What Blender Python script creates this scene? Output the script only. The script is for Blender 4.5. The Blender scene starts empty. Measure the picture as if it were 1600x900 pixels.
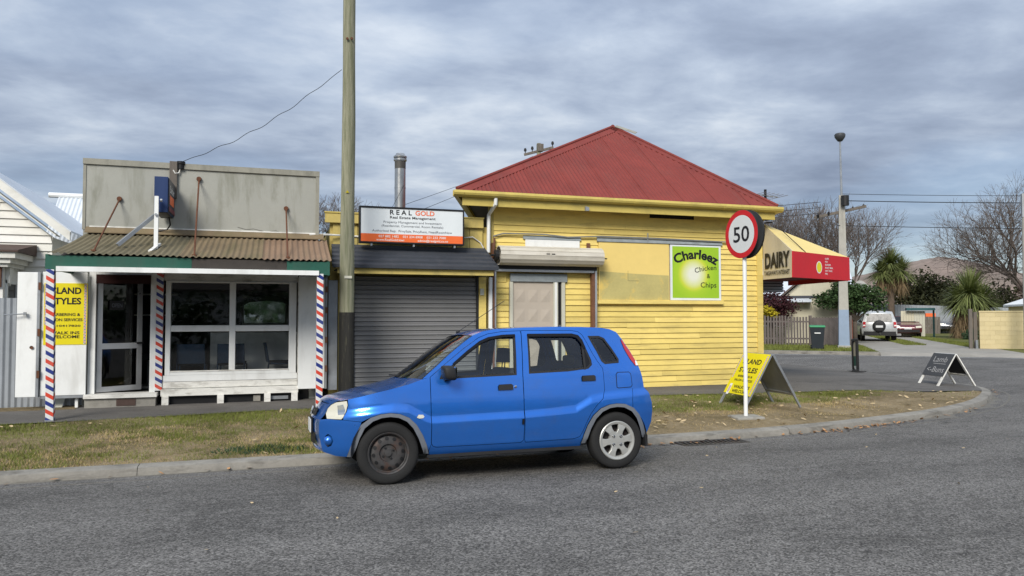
import bpy, math, random
import numpy as np
from mathutils import Vector, Matrix
from mathutils.geometry import delaunay_2d_cdt
R = math.radians
random.seed(7)
rng = np.random.default_rng(7)
sc = bpy.context.scene
COL = sc.collection

# ------------------------------------------------------------------ camera
cam_d = bpy.data.cameras.new('camera'); cam = bpy.data.objects.new('camera', cam_d); COL.objects.link(cam)
cam.location = (0, 0, 1.57); cam.rotation_euler = (R(90 + 2.08), 0, R(-18))
cam_d.sensor_width = 36; cam_d.lens = 26.01; cam_d.clip_start = .05; cam_d.clip_end = 6000
sc.camera = cam
sc.render.resolution_x, sc.render.resolution_y = 1024, 576

# ------------------------------------------------------------------ sky, sun, exposure
SUN_EL, SUN_AZ = R(35), R(236)      # azimuth measured from +x, counter-clockwise: behind the camera, to its left
w = bpy.data.worlds.new('World'); sc.world = w; w.use_nodes = True
nt = w.node_tree; nt.nodes.clear()
def N(t, tree=None, **kw):
    n = (tree or nt).nodes.new(t)
    for k, v in kw.items(): setattr(n, k, v)
    return n
def math_node(tree, op, a, b=None, clamp=False):
    n = tree.nodes.new('ShaderNodeMath'); n.operation = op; n.use_clamp = clamp
    for i, s in enumerate((a, b)):
        if s is None: continue
        if isinstance(s, (int, float)): n.inputs[i].default_value = s
        else: tree.links.new(s, n.inputs[i])
    return n.outputs[0]
def ramp_node(tree, fac, stops, interp='LINEAR'):
    n = tree.nodes.new('ShaderNodeValToRGB'); n.color_ramp.interpolation = interp
    els = n.color_ramp.elements
    while len(els) < len(stops): els.new(.5)
    for e, (p, c) in zip(els, stops):
        e.position = p; e.color = (*c, 1) if len(c) == 3 else c
    tree.links.new(fac, n.inputs[0]); return n.outputs[0]
def mix_node(tree, fac, a, b, mode='MIX'):
    n = tree.nodes.new('ShaderNodeMix'); n.data_type = 'RGBA'; n.blend_type = mode
    for s, i in ((fac, 0), (a, 6), (b, 7)):
        if isinstance(s, (int, float)): n.inputs[i].default_value = s
        elif isinstance(s, tuple): n.inputs[i].default_value = (*s, 1) if len(s) == 3 else s
        else: tree.links.new(s, n.inputs[i])
    return n.outputs[2]
out = N('ShaderNodeOutputWorld'); bg = N('ShaderNodeBackground'); nt.links.new(bg.outputs[0], out.inputs[0])
sky = N('ShaderNodeTexSky'); sky.sky_type = 'NISHITA'; sky.sun_disc = False
sky.sun_elevation = SUN_EL; sky.sun_rotation = R(90) - SUN_AZ
sky.air_density = 1.0; sky.dust_density = .8; sky.ozone_density = 1.5
tc = N('ShaderNodeTexCoord'); sep = N('ShaderNodeSeparateXYZ'); nt.links.new(tc.outputs['Generated'], sep.inputs[0])
zc = math_node(nt, 'ADD', math_node(nt, 'MAXIMUM', sep.outputs[2], 0.0), .10)
comb = N('ShaderNodeCombineXYZ')
nt.links.new(math_node(nt, 'DIVIDE', sep.outputs[0], zc), comb.inputs[0])
nt.links.new(math_node(nt, 'DIVIDE', sep.outputs[1], zc), comb.inputs[1])
mp = N('ShaderNodeMapping'); nt.links.new(comb.outputs[0], mp.inputs[0])
mp.inputs['Rotation'].default_value = (0, 0, R(24)); mp.inputs['Scale'].default_value = (.92, 1.12, 1)
def sky_noise(scale, detail, rough, dist, off):
    m2 = N('ShaderNodeMapping'); nt.links.new(mp.outputs[0], m2.inputs[0]); m2.inputs['Location'].default_value = off
    n = N('ShaderNodeTexNoise'); nt.links.new(m2.outputs[0], n.inputs[0])
    n.inputs['Scale'].default_value = scale; n.inputs['Detail'].default_value = detail
    n.inputs['Roughness'].default_value = rough; n.inputs['Distortion'].default_value = dist
    return n.outputs[0]
big = sky_noise(.60, 5, .5, .05, (3.1, 1.7, 0)); fine = sky_noise(1.9, 12, .575, .15, (0, 4.2, 0))
shade = math_node(nt, 'ADD', math_node(nt, 'MULTIPLY', big, .45), math_node(nt, 'MULTIPLY', fine, .55))
cloud = ramp_node(nt, shade, [(.34, (1.8, 2.2, 3.0)), (.455, (2.55, 3.05, 3.95)), (.54, (3.45, 4.0, 4.85)), (.64, (5.0, 5.45, 6.0))])
cover = ramp_node(nt, sky_noise(.42, 6, .5, .2, (7.7, 2.3, 0)), [(.36, (0, 0, 0)), (.50, (1, 1, 1))])
# cloud deck thins towards the horizon, where blue air shows beneath it
low = ramp_node(nt, sep.outputs[2], [(.02, (.25, .25, .25)), (.16, (1, 1, 1))])
cov = math_node(nt, 'MULTIPLY', math_node(nt, 'ADD', math_node(nt, 'MULTIPLY', cover, .35), .62), low)
zen = math_node(nt, 'ADD', math_node(nt, 'MULTIPLY', math_node(nt, 'MAXIMUM', sep.outputs[2], 0.0), 1.0), .86)
cl2 = mix_node(nt, 1.0, cloud, zen, 'MULTIPLY')
skyb = mix_node(nt, 1.0, sky.outputs[0], (.72, .74, .80), 'MULTIPLY')
nt.links.new(mix_node(nt, cov, skyb, cl2), bg.inputs[0])
bg.inputs[1].default_value = .088

sun_d = bpy.data.lights.new('sun', 'SUN'); sun = bpy.data.objects.new('sun', sun_d); COL.objects.link(sun)
sun_d.energy = 2.3; sun_d.angle = R(24); sun_d.color = (1, .95, .87)
sdir = Vector((math.cos(SUN_EL) * math.cos(SUN_AZ), math.cos(SUN_EL) * math.sin(SUN_AZ), math.sin(SUN_EL)))
sun.rotation_euler = sdir.to_track_quat('Z', 'Y').to_euler()
vs = sc.view_settings
vs.view_transform = 'Standard'; vs.look = 'None'; vs.gamma = 1; vs.use_curve_mapping = False
vs.exposure = .62
sc.render.engine = 'CYCLES'; sc.cycles.use_denoising = True; sc.cycles.max_bounces = 8
sc.cycles.transparent_max_bounces = 12; sc.cycles.caustics_reflective = False; sc.cycles.caustics_refractive = False

# ------------------------------------------------------------------ materials
MATS = {}
def base_mat(name):
    m = bpy.data.materials.new(name); m.use_nodes = True
    t = m.node_tree; b = t.nodes['Principled BSDF']; MATS[name] = m
    return m, t, b
def tex_noise(t, vec, scale, detail=4, rough=.55, dist=0):
    n = t.nodes.new('ShaderNodeTexNoise'); n.inputs['Scale'].default_value = scale
    n.inputs['Detail'].default_value = detail; n.inputs['Roughness'].default_value = rough; n.inputs['Distortion'].default_value = dist
    t.links.new(vec, n.inputs[0]); return n.outputs[0]
def coords(t, scale=(1, 1, 1), rot=(0, 0, 0)):
    c = t.nodes.new('ShaderNodeTexCoord'); m = t.nodes.new('ShaderNodeMapping')
    m.inputs['Scale'].default_value = scale; m.inputs['Rotation'].default_value = rot
    t.links.new(c.outputs['Object'], m.inputs[0]); return m.outputs[0]
def add_bump(t, b, h, strength, dist=.01):
    n = t.nodes.new('ShaderNodeBump'); n.inputs['Strength'].default_value = strength; n.inputs['Distance'].default_value = dist
    t.links.new(h, n.inputs['Height']); t.links.new(n.outputs[0], b.inputs['Normal'])
def M(name, col, rough=.6, var=.12, scale=3., metal=0., spec=.28, coat=0., rand=0., bump=.0, bscale=60., stretch=(1, 1, 1), dirt=None, dirt_amt=.0, dirt_scale=1.2, dirt_stretch=(1, 1, .25), dirt_w=(.5, .72)):
    m, t, b = base_mat(name)
    v = coords(t, stretch)
    n1 = tex_noise(t, v, scale, 5); n2 = tex_noise(t, v, scale * 9, 3)
    s = math_node(t, 'ADD', math_node(t, 'MULTIPLY', n1, .7), math_node(t, 'MULTIPLY', n2, .3))
    d = tuple(c * (1 - var) for c in col); l = tuple(min(1, c * (1 + var)) for c in col)
    c = ramp_node(t, s, [(.32, d), (.68, l)])
    if dirt is not None:
        f = ramp_node(t, tex_noise(t, coords(t, dirt_stretch), dirt_scale * 3, 7, .62, .3), [(dirt_w[0], (0, 0, 0)), (dirt_w[1], (dirt_amt,) * 3)])
        c = mix_node(t, f, c, dirt)
    if rand:
        oi = t.nodes.new('ShaderNodeObjectInfo')
        c = mix_node(t, 1.0, c, ramp_node(t, oi.outputs['Random'], [(0, (1 - rand,) * 3), (.5, (1, 1, 1)), (1, (1 + rand * .5, 1 + rand * .5, 1 + rand * .9))]), 'MULTIPLY')
    t.links.new(c, b.inputs['Base Color'])
    r = ramp_node(t, n1, [(.3, (max(0, rough - .08),) * 3), (.7, (min(1, rough + .08),) * 3)]); t.links.new(r, b.inputs['Roughness'])
    b.inputs['Metallic'].default_value = metal; b.inputs['Specular IOR Level'].default_value = spec
    b.inputs['Coat Weight'].default_value = coat; b.inputs['Coat Roughness'].default_value = .06
    if bump: add_bump(t, b, tex_noise(t, v, bscale, 4), bump)
    return m
def glass_mat(name, tint, refl=.9, base=.05):
    m, t, b = base_mat(name); t.nodes.remove(b)
    o = t.nodes['Material Output']; tr = t.nodes.new('ShaderNodeBsdfTransparent'); tr.inputs[0].default_value = (*tint, 1)
    g = t.nodes.new('ShaderNodeBsdfGlossy'); g.inputs['Roughness'].default_value = .02; g.inputs['Color'].default_value = (refl, refl, refl, 1)
    lw = t.nodes.new('ShaderNodeFresnel'); lw.inputs['IOR'].default_value = 1.5
    f = math_node(t, 'ADD', math_node(t, 'MULTIPLY', lw.outputs[0], .95), base - .03, True)
    mx = t.nodes.new('ShaderNodeMixShader'); t.links.new(f, mx.inputs[0]); t.links.new(tr.outputs[0], mx.inputs[1]); t.links.new(g.outputs[0], mx.inputs[2])
    t.links.new(mx.outputs[0], o.inputs[0]); return m
def asphalt(name, col, var, agg=70., patch=.25, bump=.6):
    m, t, b = base_mat(name); v = coords(t)
    vo = t.nodes.new('ShaderNodeTexVoronoi'); vo.inputs['Scale'].default_value = agg; t.links.new(v, vo.inputs['Vector'])
    sp = math_node(t, 'MULTIPLY', tex_noise(t, v, agg * 1.3, 2, .7), 1.0)
    sx = t.nodes.new('ShaderNodeSeparateColor'); t.links.new(vo.outputs['Color'], sx.inputs[0])
    s = math_node(t, 'ADD', math_node(t, 'MULTIPLY', sx.outputs[0], .55), math_node(t, 'MULTIPLY', sp, .45))
    c = ramp_node(t, s, [(.18, tuple(x * (1 - var) for x in col)), (.55, col), (.9, tuple(min(1, x * (1 + var * 1.3)) for x in col))])
    big = tex_noise(t, coords(t, (1, 1.6, 1)), .55, 7, .6, .4); mid = tex_noise(t, coords(t, (1, 2.2, 1)), 4.5, 5, .65)
    pf = ramp_node(t, math_node(t, 'ADD', math_node(t, 'MULTIPLY', big, .6), math_node(t, 'MULTIPLY', mid, .4)), [(.36, (1 - patch,) * 3), (.5, (1, 1, 1)), (.64, (1 + patch * .35,) * 3)])
    c = mix_node(t, 1.0, c, pf, 'MULTIPLY')
    st = ramp_node(t, tex_noise(t, coords(t, (1, 3, 1)), 2.3, 6, .7, .6), [(.57, (0, 0, 0)), (.70, (.6, .6, .6))])
    c = mix_node(t, st, c, tuple(x * .40 for x in col))
    tr_ = ramp_node(t, tex_noise(t, coords(t, (.06, 1, 1)), .75, 3, .5), [(.38, (.86, .86, .86)), (.62, (1.10, 1.10, 1.10))])       # wheel tracks run with the street
    c = mix_node(t, 1.0, c, tr_, 'MULTIPLY')
    ck = t.nodes.new('ShaderNodeTexVoronoi'); ck.feature = 'DISTANCE_TO_EDGE'; ck.inputs['Scale'].default_value = .38
    wv = t.nodes.new('ShaderNodeMix'); wv.data_type = 'VECTOR'; wv.inputs[0].default_value = .16; t.links.new(v, wv.inputs[4])
    nz_ = t.nodes.new('ShaderNodeTexNoise'); nz_.inputs['Scale'].default_value = 2.2; nz_.inputs['Detail'].default_value = 6; t.links.new(v, nz_.inputs[0]); t.links.new(nz_.outputs['Color'], wv.inputs[5]); t.links.new(wv.outputs[1], ck.inputs['Vector'])
    cm = math_node(t, 'MULTIPLY', ramp_node(t, ck.outputs[0], [(.0, (.8, .8, .8)), (.006, (0, 0, 0))]), ramp_node(t, tex_noise(t, v, .35, 3), [(.55, (0, 0, 0)), (.62, (1, 1, 1))]))
    c = mix_node(t, cm, c, tuple(x * .3 for x in col))
    t.links.new(c, b.inputs['Base Color']); b.inputs['Roughness'].default_value = .88; b.inputs['Specular IOR Level'].default_value = .25
    add_bump(t, b, s, bump, .012); return m
def soil(name, c1, c2, c3, s1=1.1, s2=16.):
    m, t, b = base_mat(name); v = coords(t)
    a = tex_noise(t, v, s1, 6, .62, .3); d = tex_noise(t, v, s2, 6, .7); e = tex_noise(t, v, s2 * 5, 3, .7)
    s = math_node(t, 'ADD', math_node(t, 'ADD', math_node(t, 'MULTIPLY', a, .5), math_node(t, 'MULTIPLY', d, .35)), math_node(t, 'MULTIPLY', e, .15))
    t.links.new(ramp_node(t, s, [(.38, c1), (.5, c2), (.62, c3)]), b.inputs['Base Color']); b.inputs['Roughness'].default_value = .95
    b.inputs['Specular IOR Level'].default_value = .15
    add_bump(t, b, d, .8, .03); return m
def stripes(name, period, slant, cols, axis_sum=(1, -1)):
    m, t, b = base_mat(name)
    c = t.nodes.new('ShaderNodeTexCoord'); s = t.nodes.new('ShaderNodeSeparateXYZ'); t.links.new(c.outputs['Object'], s.inputs[0])
    h = math_node(t, 'ADD', math_node(t, 'MULTIPLY', s.outputs[0], slant * axis_sum[0]), math_node(t, 'MULTIPLY', s.outputs[1], slant * axis_sum[1]))
    k = math_node(t, 'FRACT', math_node(t, 'DIVIDE', math_node(t, 'ADD', s.outputs[2], h), period))
    n = len(cols); cc = ramp_node(t, k, [(i / n, q) for i, q in enumerate(cols)], 'CONSTANT')
    f = ramp_node(t, tex_noise(t, coords(t, (1, 1, .5)), 9, 5, .6), [(.5, (0, 0, 0)), (.75, (.25, .25, .25))])
    t.links.new(mix_node(t, f, cc, (.30, .29, .27)), b.inputs['Base Color']); b.inputs['Roughness'].default_value = .45; return m

M('yellow', (.80, .62, .185), .65, .08, 1.4, bump=.25, bscale=70, dirt=(.40, .31, .12), dirt_amt=.5, dirt_scale=1.6, dirt_stretch=(.35, .5, 2.2), dirt_w=(.50, .72), rand=.14)
M('yellow_dull', (.56, .44, .14), .65, .10, 2, bump=.15, dirt=(.22, .20, .10), dirt_amt=.6, dirt_stretch=(1, 1, .3))
M('yellow_gutter', (.56, .44, .12), .5, .08, 2, dirt=(.30, .24, .08), dirt_amt=.55, dirt_stretch=(.6, .6, 1))
M('cover_panel', (.82, .62, .21), .65, .05, 1.2)
M('khaki_paint', (.50, .43, .17), .7, .12, 2.4, dirt=(.78, .55, .13), dirt_amt=.75, dirt_scale=.7, dirt_stretch=(1, 1, 1), dirt_w=(.55, .66))
M('red_roof', (.210, .048, .040), .75, .16, 1.6, spec=.15, dirt=(.17, .06, .05), dirt_amt=.5, dirt_stretch=(1, .3, .3))
M('render_wall', (.36, .36, .32), .85, .07, 1.0, bump=.2, bscale=45, dirt=(.16, .16, .11), dirt_amt=.75, dirt_scale=1.1, dirt_stretch=(1, 1, .22), dirt_w=(.52, .75))
M('capping', (.30, .29, .24), .7, .15, 3, dirt=(.12, .12, .10), dirt_amt=.6)
M('rust_sheet_moss', (.165, .140, .085), .8, .18, 1.5, dirt=(.12, .105, .055), dirt_amt=.7, dirt_stretch=(1, .25, .25), rand=.08)
M('rust_sheet', (.235, .155, .100), .8, .18, 1.5, dirt=(.20, .15, .09), dirt_amt=.7, dirt_stretch=(1, .25, .25), rand=.08)
M('rust_sheet_mid', (.20, .150, .088), .8, .18, 1.5, dirt=(.14, .12, .06), dirt_amt=.7, dirt_stretch=(1, .25, .25), rand=.08)
M('rust', (.13, .055, .03), .85, .3, 12)
M('green_paint', (.022, .10, .07), .55, .15, 2, dirt=(.05, .09, .07), dirt_amt=.5)
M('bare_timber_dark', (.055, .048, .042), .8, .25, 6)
M('white_paint', (.82, .83, .81), .5, .04, 1.5, dirt=(.42, .41, .37), dirt_amt=.35, dirt_stretch=(1, 1, .3))
M('white_worn', (.76, .75, .70), .65, .10, 3, dirt=(.30, .28, .24), dirt_amt=.8, dirt_scale=2.4, dirt_stretch=(.5, 1, 1.5), bump=.2)
M('white_house', (.80, .79, .73), .6, .05, 1.5, dirt=(.45, .43, .36), dirt_amt=.4, dirt_stretch=(.5, 1, 1), rand=.08)
M('white_roof', (.62, .66, .70), .45, .05, 1.2, dirt=(.48, .50, .52), dirt_amt=.4)
M('alu', (.55, .56, .57), .35, .06, 4, metal=.6)
M('galv', (.33, .35, .37), .45, .15, 4, metal=.5, dirt=(.25, .25, .24), dirt_amt=.5)
M('galv_fence', (.34, .365, .39), .5, .12, 1.2, metal=.25, dirt=(.22, .23, .24), dirt_amt=.6, dirt_stretch=(2, 2, .15))
M('stainless', (.42, .42, .41), .3, .15, 3, metal=.85, dirt=(.16, .14, .11), dirt_amt=.5, dirt_stretch=(3, 3, .3))
M('soot', (.10, .095, .085), .6, .3, 5, metal=.4)
M('charcoal_sheet', (.050, .055, .066), .5, .10, 2, dirt=(.09, .09, .10), dirt_amt=.4)
M('roller_grey', (.195, .195, .195), .5, .06, 1.2, dirt=(.17, .17, .165), dirt_amt=.5, dirt_stretch=(.6, 1, 2), rand=.08)
M('cream_shutter', (.62, .58, .49), .45, .06, 2, dirt=(.36, .32, .25), dirt_amt=.5, dirt_stretch=(.6, 1, 1.5), rand=.08)
M('taupe_door', (.47, .41, .34), .7, .04, 2)
M('trim_putty', (.55, .54, .45), .55, .06, 3)
M('lintel_grey', (.26, .29, .30), .75, .2, 7, bump=.2)
M('brown_steel', (.16, .075, .045), .7, .3, 6)
M('timber_pole', (.27, .265, .185), .9, .28, 2.2, bump=.7, bscale=26, stretch=(3, 3, .22), dirt=(.14, .15, .085), dirt_amt=.8, dirt_scale=3, dirt_stretch=(3, 3, .18), dirt_w=(.45, .62))
M('tarred_timber', (.030, .029, .026), .85, .35, 3, bump=.7, bscale=26, stretch=(3, 3, .25), dirt=(.13, .125, .08), dirt_amt=.7, dirt_scale=4, dirt_stretch=(3, 3, .3), dirt_w=(.58, .72))
M('old_timber', (.15, .13, .11), .9, .3, 3, stretch=(3, 3, .4), bump=.3)
M('grey_fence', (.135, .115, .105), .9, .3, 3, stretch=(3, 3, .5), rand=.08)
M('concrete_pole', (.40, .385, .34), .85, .12, 3, dirt=(.22, .21, .18), dirt_amt=.6)
M('blue_grey_paint', (.26, .33, .43), .7, .08, 3)
M('black', (.012, .012, .013), .5, .2, 4)
M('black_gloss', (.010, .010, .011), .15, .1, 4)
M('black_plastic', (.022, .022, .023), .55, .15, 6)
M('rubber', (.020, .020, .020), .85, .25, 8, bump=.2, bscale=120)
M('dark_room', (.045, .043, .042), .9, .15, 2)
M('dark_cloth', (.020, .022, .026), .9, .2, 6)
M('blue_chair', (.030, .055, .10), .7, .2, 6)
M('sign_white', (.74, .78, .79), .4, .03, 1.5, dirt=(.60, .64, .65), dirt_amt=.4)
M('sign_orange', (.82, .155, .040), .45, .05, 2)
M('letter_black', (.012, .013, .017), .5, .05, 4)
M('letter_grey', (.10, .11, .13), .5, .05, 4)
M('letter_white', (.80, .80, .78), .5, .03, 4)
M('letter_orange', (.80, .16, .05), .5, .03, 4)
M('poster_yellow', (.78, .66, .012), .5, .03, 2)
M('navy', (.018, .040, .12), .45, .12, 2, stretch=(4, 4, .3))
M('navy_dark', (.014, .018, .035), .4, .1, 2)
M('maroon', (.16, .035, .045), .5, .1, 3)
M('sign_red', (.56, .018, .025), .45, .05, 2)
M('sign_back', (.055, .058, .062), .5, .1, 3)
M('sign_face', (.66, .68, .67), .4, .03, 2)
M('awning_red', (.56, .025, .035), .6, .08, 2, dirt=(.42, .03, .03), dirt_amt=.4)
M('awning_cream', (.56, .50, .38), .65, .06, 2, dirt=(.36, .30, .2), dirt_amt=.5)
M('awning_yellow', (.74, .58, .22), .6, .05, 1.5)
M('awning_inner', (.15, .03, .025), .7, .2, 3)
M('emblem_yellow', (.75, .66, .03), .5, .05, 4)
M('concrete', (.30, .285, .25), .9, .12, 2.2, bump=.3, bscale=70, dirt=(.15, .14, .12), dirt_amt=.7, dirt_scale=1.5, dirt_stretch=(1, 1, 1))
M('kerb_concrete', (.25, .235, .205), .9, .22, 2.5, bump=.6, bscale=60, dirt=(.10, .092, .078), dirt_amt=.9, dirt_scale=1.3, dirt_stretch=(.6, 1, 3))
M('channel_concrete', (.16, .15, .13), .9, .2, 3, bump=.4, bscale=70, dirt=(.10, .09, .07), dirt_amt=.7, dirt_stretch=(1, 1, 1))
M('drive_concrete', (.30, .28, .245), .92, .15, .9, dirt=(.20, .19, .16), dirt_amt=.7, dirt_scale=.4, dirt_stretch=(1, 1, 1))
M('car_blue', (.022, .175, .66), .30, .03, 1.2, metal=.62, spec=.5, coat=1.0, dirt=(.10, .13, .20), dirt_amt=.16, dirt_scale=1.5, dirt_stretch=(1, 1, 1))
M('car_flare', (.15, .165, .19), .65, .08, 4)
M('headlight_lens', (.62, .60, .50), .15, .06, 5, coat=1.0)
M('lamp_red', (.45, .015, .02), .15, .1, 5, coat=1.0)
M('lamp_orange', (.62, .20, .05), .2, .1, 5, coat=1.0)
M('chrome', (.6, .6, .6), .12, .03, 5, metal=1)
M('hubcap', (.50, .50, .47), .38, .06, 5, metal=.45, dirt=(.28, .26, .22), dirt_amt=.4, dirt_stretch=(1, 1, 1))
M('steel_wheel', (.062, .060, .060), .6, .25, 6, metal=.3, dirt=(.09, .045, .03), dirt_amt=.8, dirt_scale=3, dirt_stretch=(1, 1, 1))
M('seat_fabric', (.085, .088, .092), .9, .15, 10)
M('plate', (.65, .66, .66), .4, .05, 5)
M('silver_paint', (.50, .51, .51), .3, .04, 2, metal=.4, coat=1)
M('red_paint', (.10, .012, .016), .3, .08, 2, metal=.2, coat=1)
M('dark_red_paint', (.10, .010, .015), .3, .08, 2, metal=.2, coat=1)
M('grey_paint', (.09, .10, .115), .3, .08, 2, metal=.4, coat=1)
M('bin_green', (.03, .24, .10), .5, .08, 4)
M('bin_body', (.022, .028, .034), .6, .1, 4)
M('cream_wall', (.58, .54, .41), .75, .05, 1.2, dirt=(.42, .39, .30), dirt_amt=.4)
M('block_wall', (.60, .50, .28), .8, .05, 1.0, dirt=(.48, .40, .23), dirt_amt=.4, dirt_stretch=(.5, .5, 1), rand=.08)
M('brown_roof', (.11, .085, .07), .8, .15, 1.5)
M('brown_flashing', (.085, .055, .045), .7, .2, 3)
M('teal_roof', (.012, .06, .06), .6, .15, 3)
M('curtain_red', (.030, .010, .009), .9, .2, 5)
M('satellite', (.50, .50, .48), .5, .05, 3)
M('bark', (.085, .070, .055), .95, .3, 5)
M('twig', (.11, .09, .078), .95, .25, 2)
M('twig_red', (.090, .058, .052), .95, .25, 2)
M('leaf_green', (.040, .075, .022), .7, .45, 1.6)
M('leaf_dark', (.038, .042, .016), .8, .5, 1.2)
M('leaf_plum', (.050, .014, .018), .7, .5, 2.5)
M('leaf_yellow', (.42, .34, .02), .7, .3, 3)
M('cabbage_leaf', (.17, .20, .07), .55, .5, 1.6)
M('cabbage_dead', (.19, .135, .075), .9, .4, 3)
M('cabbage_trunk', (.10, .075, .055), .95, .3, 4)
M('grass_green', (.145, .165, .034), .8, .45, 1.1)
M('grass_dry', (.39, .30, .145), .9, .35, 1.6)
M('weed_green', (.035, .065, .03), .8, .3, 3)
M('dead_leaf', (.36, .20, .095), .8, .45, 5)
M('dead_leaf_pale', (.50, .38, .22), .8, .3, 5)
M('hazed_tussock', (.25, .19, .155), .95, .2, .02, dirt=(.15, .125, .10), dirt_amt=.8, dirt_scale=.012, dirt_stretch=(1, 1, 1))  # tussock brown, lightened to carry the haze of distance in its colour
M('tree_far', (.035, .040, .022), .95, .5, .25)
M('chalk', (.34, .34, .34), .9, .15, 20)
M('wire', (.012, .012, .014), .6, .1, 4)
M('brick_red', (.17, .055, .035), .9, .2, 5)
asphalt('asphalt', (.162, .154, .143), .75, 85., .34, .9)
asphalt('path_asphalt', (.135, .126, .115), .20, 90., .32, .25)
soil('verge_soil', (.105, .085, .042), (.215, .165, .095), (.32, .255, .16))
soil('far_lawn', (.07, .085, .022), (.12, .125, .035), (.20, .17, .08), .5, 5.)
M('line_white', (.50, .50, .48), .8, .15, 5, dirt=(.14, .14, .14), dirt_amt=.8, dirt_scale=4, dirt_stretch=(1, 1, 1))
glass_mat('shop_glass', (.94, .95, .94), .65, .035)
glass_mat('car_glass', (.90, .93, .91), .95, .06)
glass_mat('screen_glass', (.80, .86, .83), .95, .07)
glass_mat('house_glass', (.12, .13, .13), .9, .10)
M('mirror_glass', (.75, .77, .77), .02, .0, 3, metal=1)
BW = [(.012, .03, .20), (.70, .71, .70), (.62, .055, .025), (.70, .71, .70)]
stripes('barber_stripes', .224, .62, BW)
stripes('poster_stripes', .042, .5, [(.02, .03, .12), (.72, .72, .70), (.62, .07, .03), (.72, .72, .70)])

# ------------------------------------------------------------------ mesh builder
ORI = {}
def V(*a): return Vector(a)
class MB:
    def __init__(s): s.v = []; s.f = []; s.mi = []; s.n = None
    def face(s, pts, mi=0):
        k = len(s.v); s.v += [tuple(p) for p in pts]; s.f.append(tuple(range(k, k + len(pts)))); s.mi.append(mi); return s
    def box(s, x0, x1, y0, y1, z0, z1, mi=0):
        return s.obox(V((x0 + x1) / 2, (y0 + y1) / 2, (z0 + z1) / 2), V((x1 - x0) / 2, 0, 0), V(0, (y1 - y0) / 2, 0), V(0, 0, (z1 - z0) / 2), mi)
    def obox(s, c, a, b, d, mi=0):
        k = len(s.v); c = Vector(c)
        for i in (-1, 1):
            for j in (-1, 1):
                for l in (-1, 1): s.v.append(tuple(c + a * i + b * j + d * l))
        flip = a.cross(b).dot(d) < 0
        for q in ((0, 1, 3, 2), (4, 6, 7, 5), (0, 4, 5, 1), (2, 3, 7, 6), (0, 2, 6, 4), (1, 5, 7, 3)):
            q = q[::-1] if flip else q
            s.f.append(tuple(k + i for i in q)); s.mi.append(mi)
        return s
    def beam(s, p, q, w, h, up=(0, 0, 1), mi=0):
        p, q = Vector(p), Vector(q); d = q - p; u = Vector(up); sd = d.cross(u).normalized(); u2 = sd.cross(d).normalized()
        return s.obox((p + q) / 2, d / 2, sd * w / 2, u2 * h / 2, mi)
    def tube(s, pts, rad, n=8, cap=True, mi=0):
        pts = [Vector(p) for p in pts]
        if not isinstance(rad, (list, tuple)): rad = [rad] * len(pts)
        k = len(s.v); pu = None
        for i, p in enumerate(pts):
            d = (pts[min(i + 1, len(pts) - 1)] - pts[max(i - 1, 0)]).normalized()
            u = (d.orthogonal() if pu is None else (pu - d * pu.dot(d))).normalized(); pu = u; w2 = d.cross(u)
            for j in range(n):
                a = 2 * math.pi * j / n; s.v.append(tuple(p + (u * math.cos(a) + w2 * math.sin(a)) * rad[i]))
        for i in range(len(pts) - 1):
            for j in range(n):
                a, b = k + i * n + j, k + i * n + (j + 1) % n
                s.f.append((a, b, b + n, a + n)); s.mi.append(mi)
        if cap:
            s.f.append(tuple(k + j for j in range(n))[::-1]); s.f.append(tuple(k + (len(pts) - 1) * n + j for j in range(n))); s.mi += [mi, mi]
        return s
    def lathe(s, prof, c, axis, n=24, mi=0, closed=False):
        c = Vector(c); ax = Vector(axis).normalized(); u = ax.orthogonal().normalized(); w2 = ax.cross(u); k = len(s.v); m = len(prof)
        for (r, h) in prof:
            for j in range(n):
                a = 2 * math.pi * j / n; s.v.append(tuple(c + ax * h + (u * math.cos(a) + w2 * math.sin(a)) * r))
        for i in range(m - 1 + (1 if closed else 0)):
            for j in range(n):
                i2 = (i + 1) % m
                s.f.append((k + i * n + j, k + i * n + (j + 1) % n, k + i2 * n + (j + 1) % n, k + i2 * n + j)); s.mi.append(mi)
        return s
    def prism(s, poly, vec, mi=0):
        vec = Vector(vec); a = [Vector(p) for p in poly]; n = len(a); k = len(s.v)
        s.v += [tuple(p) for p in a] + [tuple(p + vec) for p in a]
        s.f.append(tuple(range(k, k + n))[::-1]); s.f.append(tuple(range(k + n, k + 2 * n))); s.mi += [mi, mi]
        for i in range(n):
            j = (i + 1) % n; s.f.append((k + i, k + j, k + n + j, k + n + i)); s.mi.append(mi)
        return s
    def grid(s, fn, us, vs_, mi=0):
        k = len(s.v); nv = len(vs_)
        for u in us:
            for v_ in vs_: s.v.append(tuple(fn(u, v_)))
        for i in range(len(us) - 1):
            for j in range(nv - 1):
                a = k + i * nv + j; s.f.append((a, a + nv, a + nv + 1, a + 1)); s.mi.append(mi)
        return s
    def xf(s, mat, start=0):
        for i in range(start, len(s.v)): s.v[i] = tuple(mat @ Vector(s.v[i]))
        return s
def origin_of(o):
    return ORI.get(o.name, Vector((0, 0, 0))) if o else Vector((0, 0, 0))
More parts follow.
